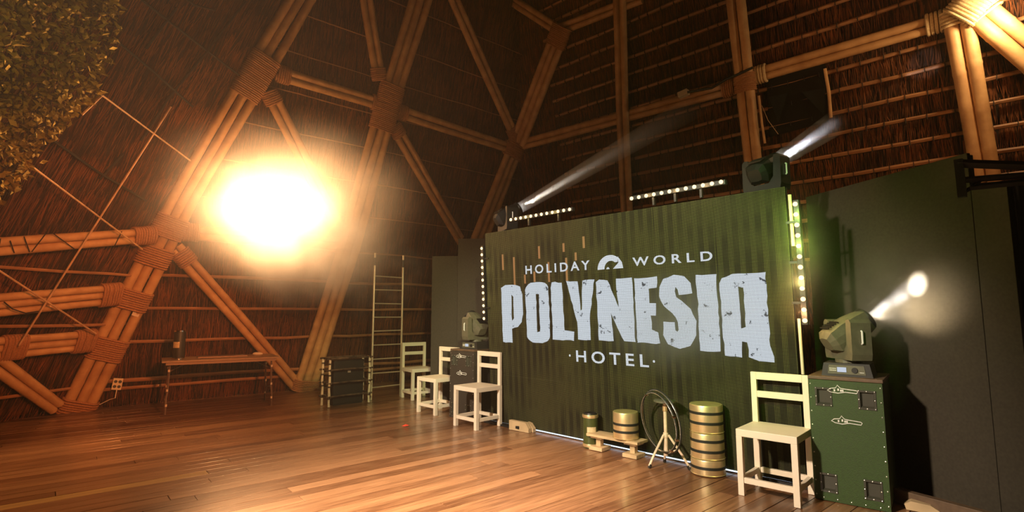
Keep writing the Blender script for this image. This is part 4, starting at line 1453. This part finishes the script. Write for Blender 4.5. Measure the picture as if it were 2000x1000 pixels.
# angled wooden block at the screen foot
wb = thing('wooden_block', 'pale angled wooden block on the floor at the screen foot', 'block', (.10, 6.545, 0), R(-42))
MB().prism([(-.16, .003), (.15, .003), (.15, .05), (.10, .115), (-.16, .115)], -.025, .025, Matrix.Rotation(R(90), 4, 'X')).build('board', M['pale_wood'], wb)
MB().prism([(.06, .003), (.17, .003), (.17, .045), (.12, .10), (.07, .11)], -.025, .025, Matrix.Translation((0, .06, 0)) @ Matrix.Rotation(R(90), 4, 'X')).build('back_board', M['pale_wood'], wb)
MB().box((-.02, -.032, .045), (.05, .012, .03)).build('bracket', M['black'], wb)
wb = thing('wooden_block', 'worn pale wooden block lying behind the green-tinted flight case', 'block', (2.93, 3.96, 0), R(-40))
MB().prism([(-.09, .003), (.09, .003), (.10, .03), (.05, .06), (-.06, .065), (-.10, .04)], -.05, .05, Matrix.Rotation(R(90), 4, 'X')).build('board', M['pale_wood'], wb)
o = MB().box((0, 0, .05), (.9, .06, .10), bev=.004).build('floor_board', M['pale_brown'], loc=(3.08, 3.75, 0.003)); o.rotation_euler = (0, 0, R(-62)); tag(o, 'dark board lying along the foot of the wing flats', 'board')
q = FLOOR.at(792, 833)
o = MB().add([(-.05, 0, .004), (0, -.025, .006), (.05, .0, .012), (.01, .03, .02), (-.02, .02, .008), (0, 0, .03)], [(0, 1, 5), (1, 2, 5), (2, 3, 5), (3, 4, 5), (4, 0, 5)]).build('paper_scrap', M['red'], loc=q)
tag(o, 'small crumpled red scrap on the floor before the chairs', 'scrap')

# ------------------------------------------------------------------ haze
hz_ = MB().box((-0.8, 5.6, 3.0), (12.4, 12.4, 6.6)).build('haze', vol_mat('thin_haze', 0.0042, (1, .78, .55), 0.45))
tag(hz_, kind='stuff')


def cloud(c, r, density, noise, aniso=.35, color=(1, .97, .93)):
    mb = MB()
    mb.box((0, 0, 0), tuple(2 * a for a in r))
    o = mb.build('smoke', vol_mat('smoke_cloud', density, color, aniso, noise, r), loc=c)
    tag(o, kind='stuff')
    return o


cloud(BL + V((.3, -.4, -.05)), (2.5, 1.7, 1.5), 1.15, (0.9, .28, .74))
cloud(BL + V((.75, -.45, -.65)), (1.35, .9, 1.05), 4.5, (1.6, .36, .66))
cloud(BL + V((1.7, -.3, -1.0)), (1.0, .7, .9), 0.8, (2.0, .42, .7))
cloud(scr(3.83, 1.85, .03), (.3, .3, .75), 0.8, (3.0, .2, .7))
cloud(scr(2.9, 1.35, .3), (.9, .8, .6), 0.9, (1.8, .33, .7))
cloud(T3 + V((-.25, -.1, -.1)), (.55, .6, .55), 0.8, (3.0, .25, .7))
cloud(PR.at(1230, 310, .9), (1.8, 1.4, 1.0), 0.16, (1.2, .25, .7))


def beam_smoke(tip, d, l0, l1, cone, density, noise=None, fade=None):
    """lit smoke in the path of one beam: a slim frustum just wider than the beam"""
    ra, rb = .075 + math.tan(R(cone / 2)) * l0, .075 + math.tan(R(cone / 2)) * l1
    o = MB().tube([(0, 0, 0), (0, 0, l1 - l0)], [ra, rb], 16).build('smoke', vol_mat('beam_smoke', density, (1, 1, 1), 0.2, noise, fade), loc=tip + d * l0)
    o.rotation_euler = d.to_track_quat('Z', 'Y').to_euler()
    tag(o, kind='stuff')


beam_smoke(tip1, dir1, .0, 4.2, 4.2, 2.6, None, (1, 1, 4.1))
beam_smoke(tip2, dir2, .0, 1.25, 5.5, 6.5, (6.0, .34, .62), (1, 1, 1.5))
beam_smoke(tip3, dir3, .06, .45, 14, .7, (9.0, .45, .66))
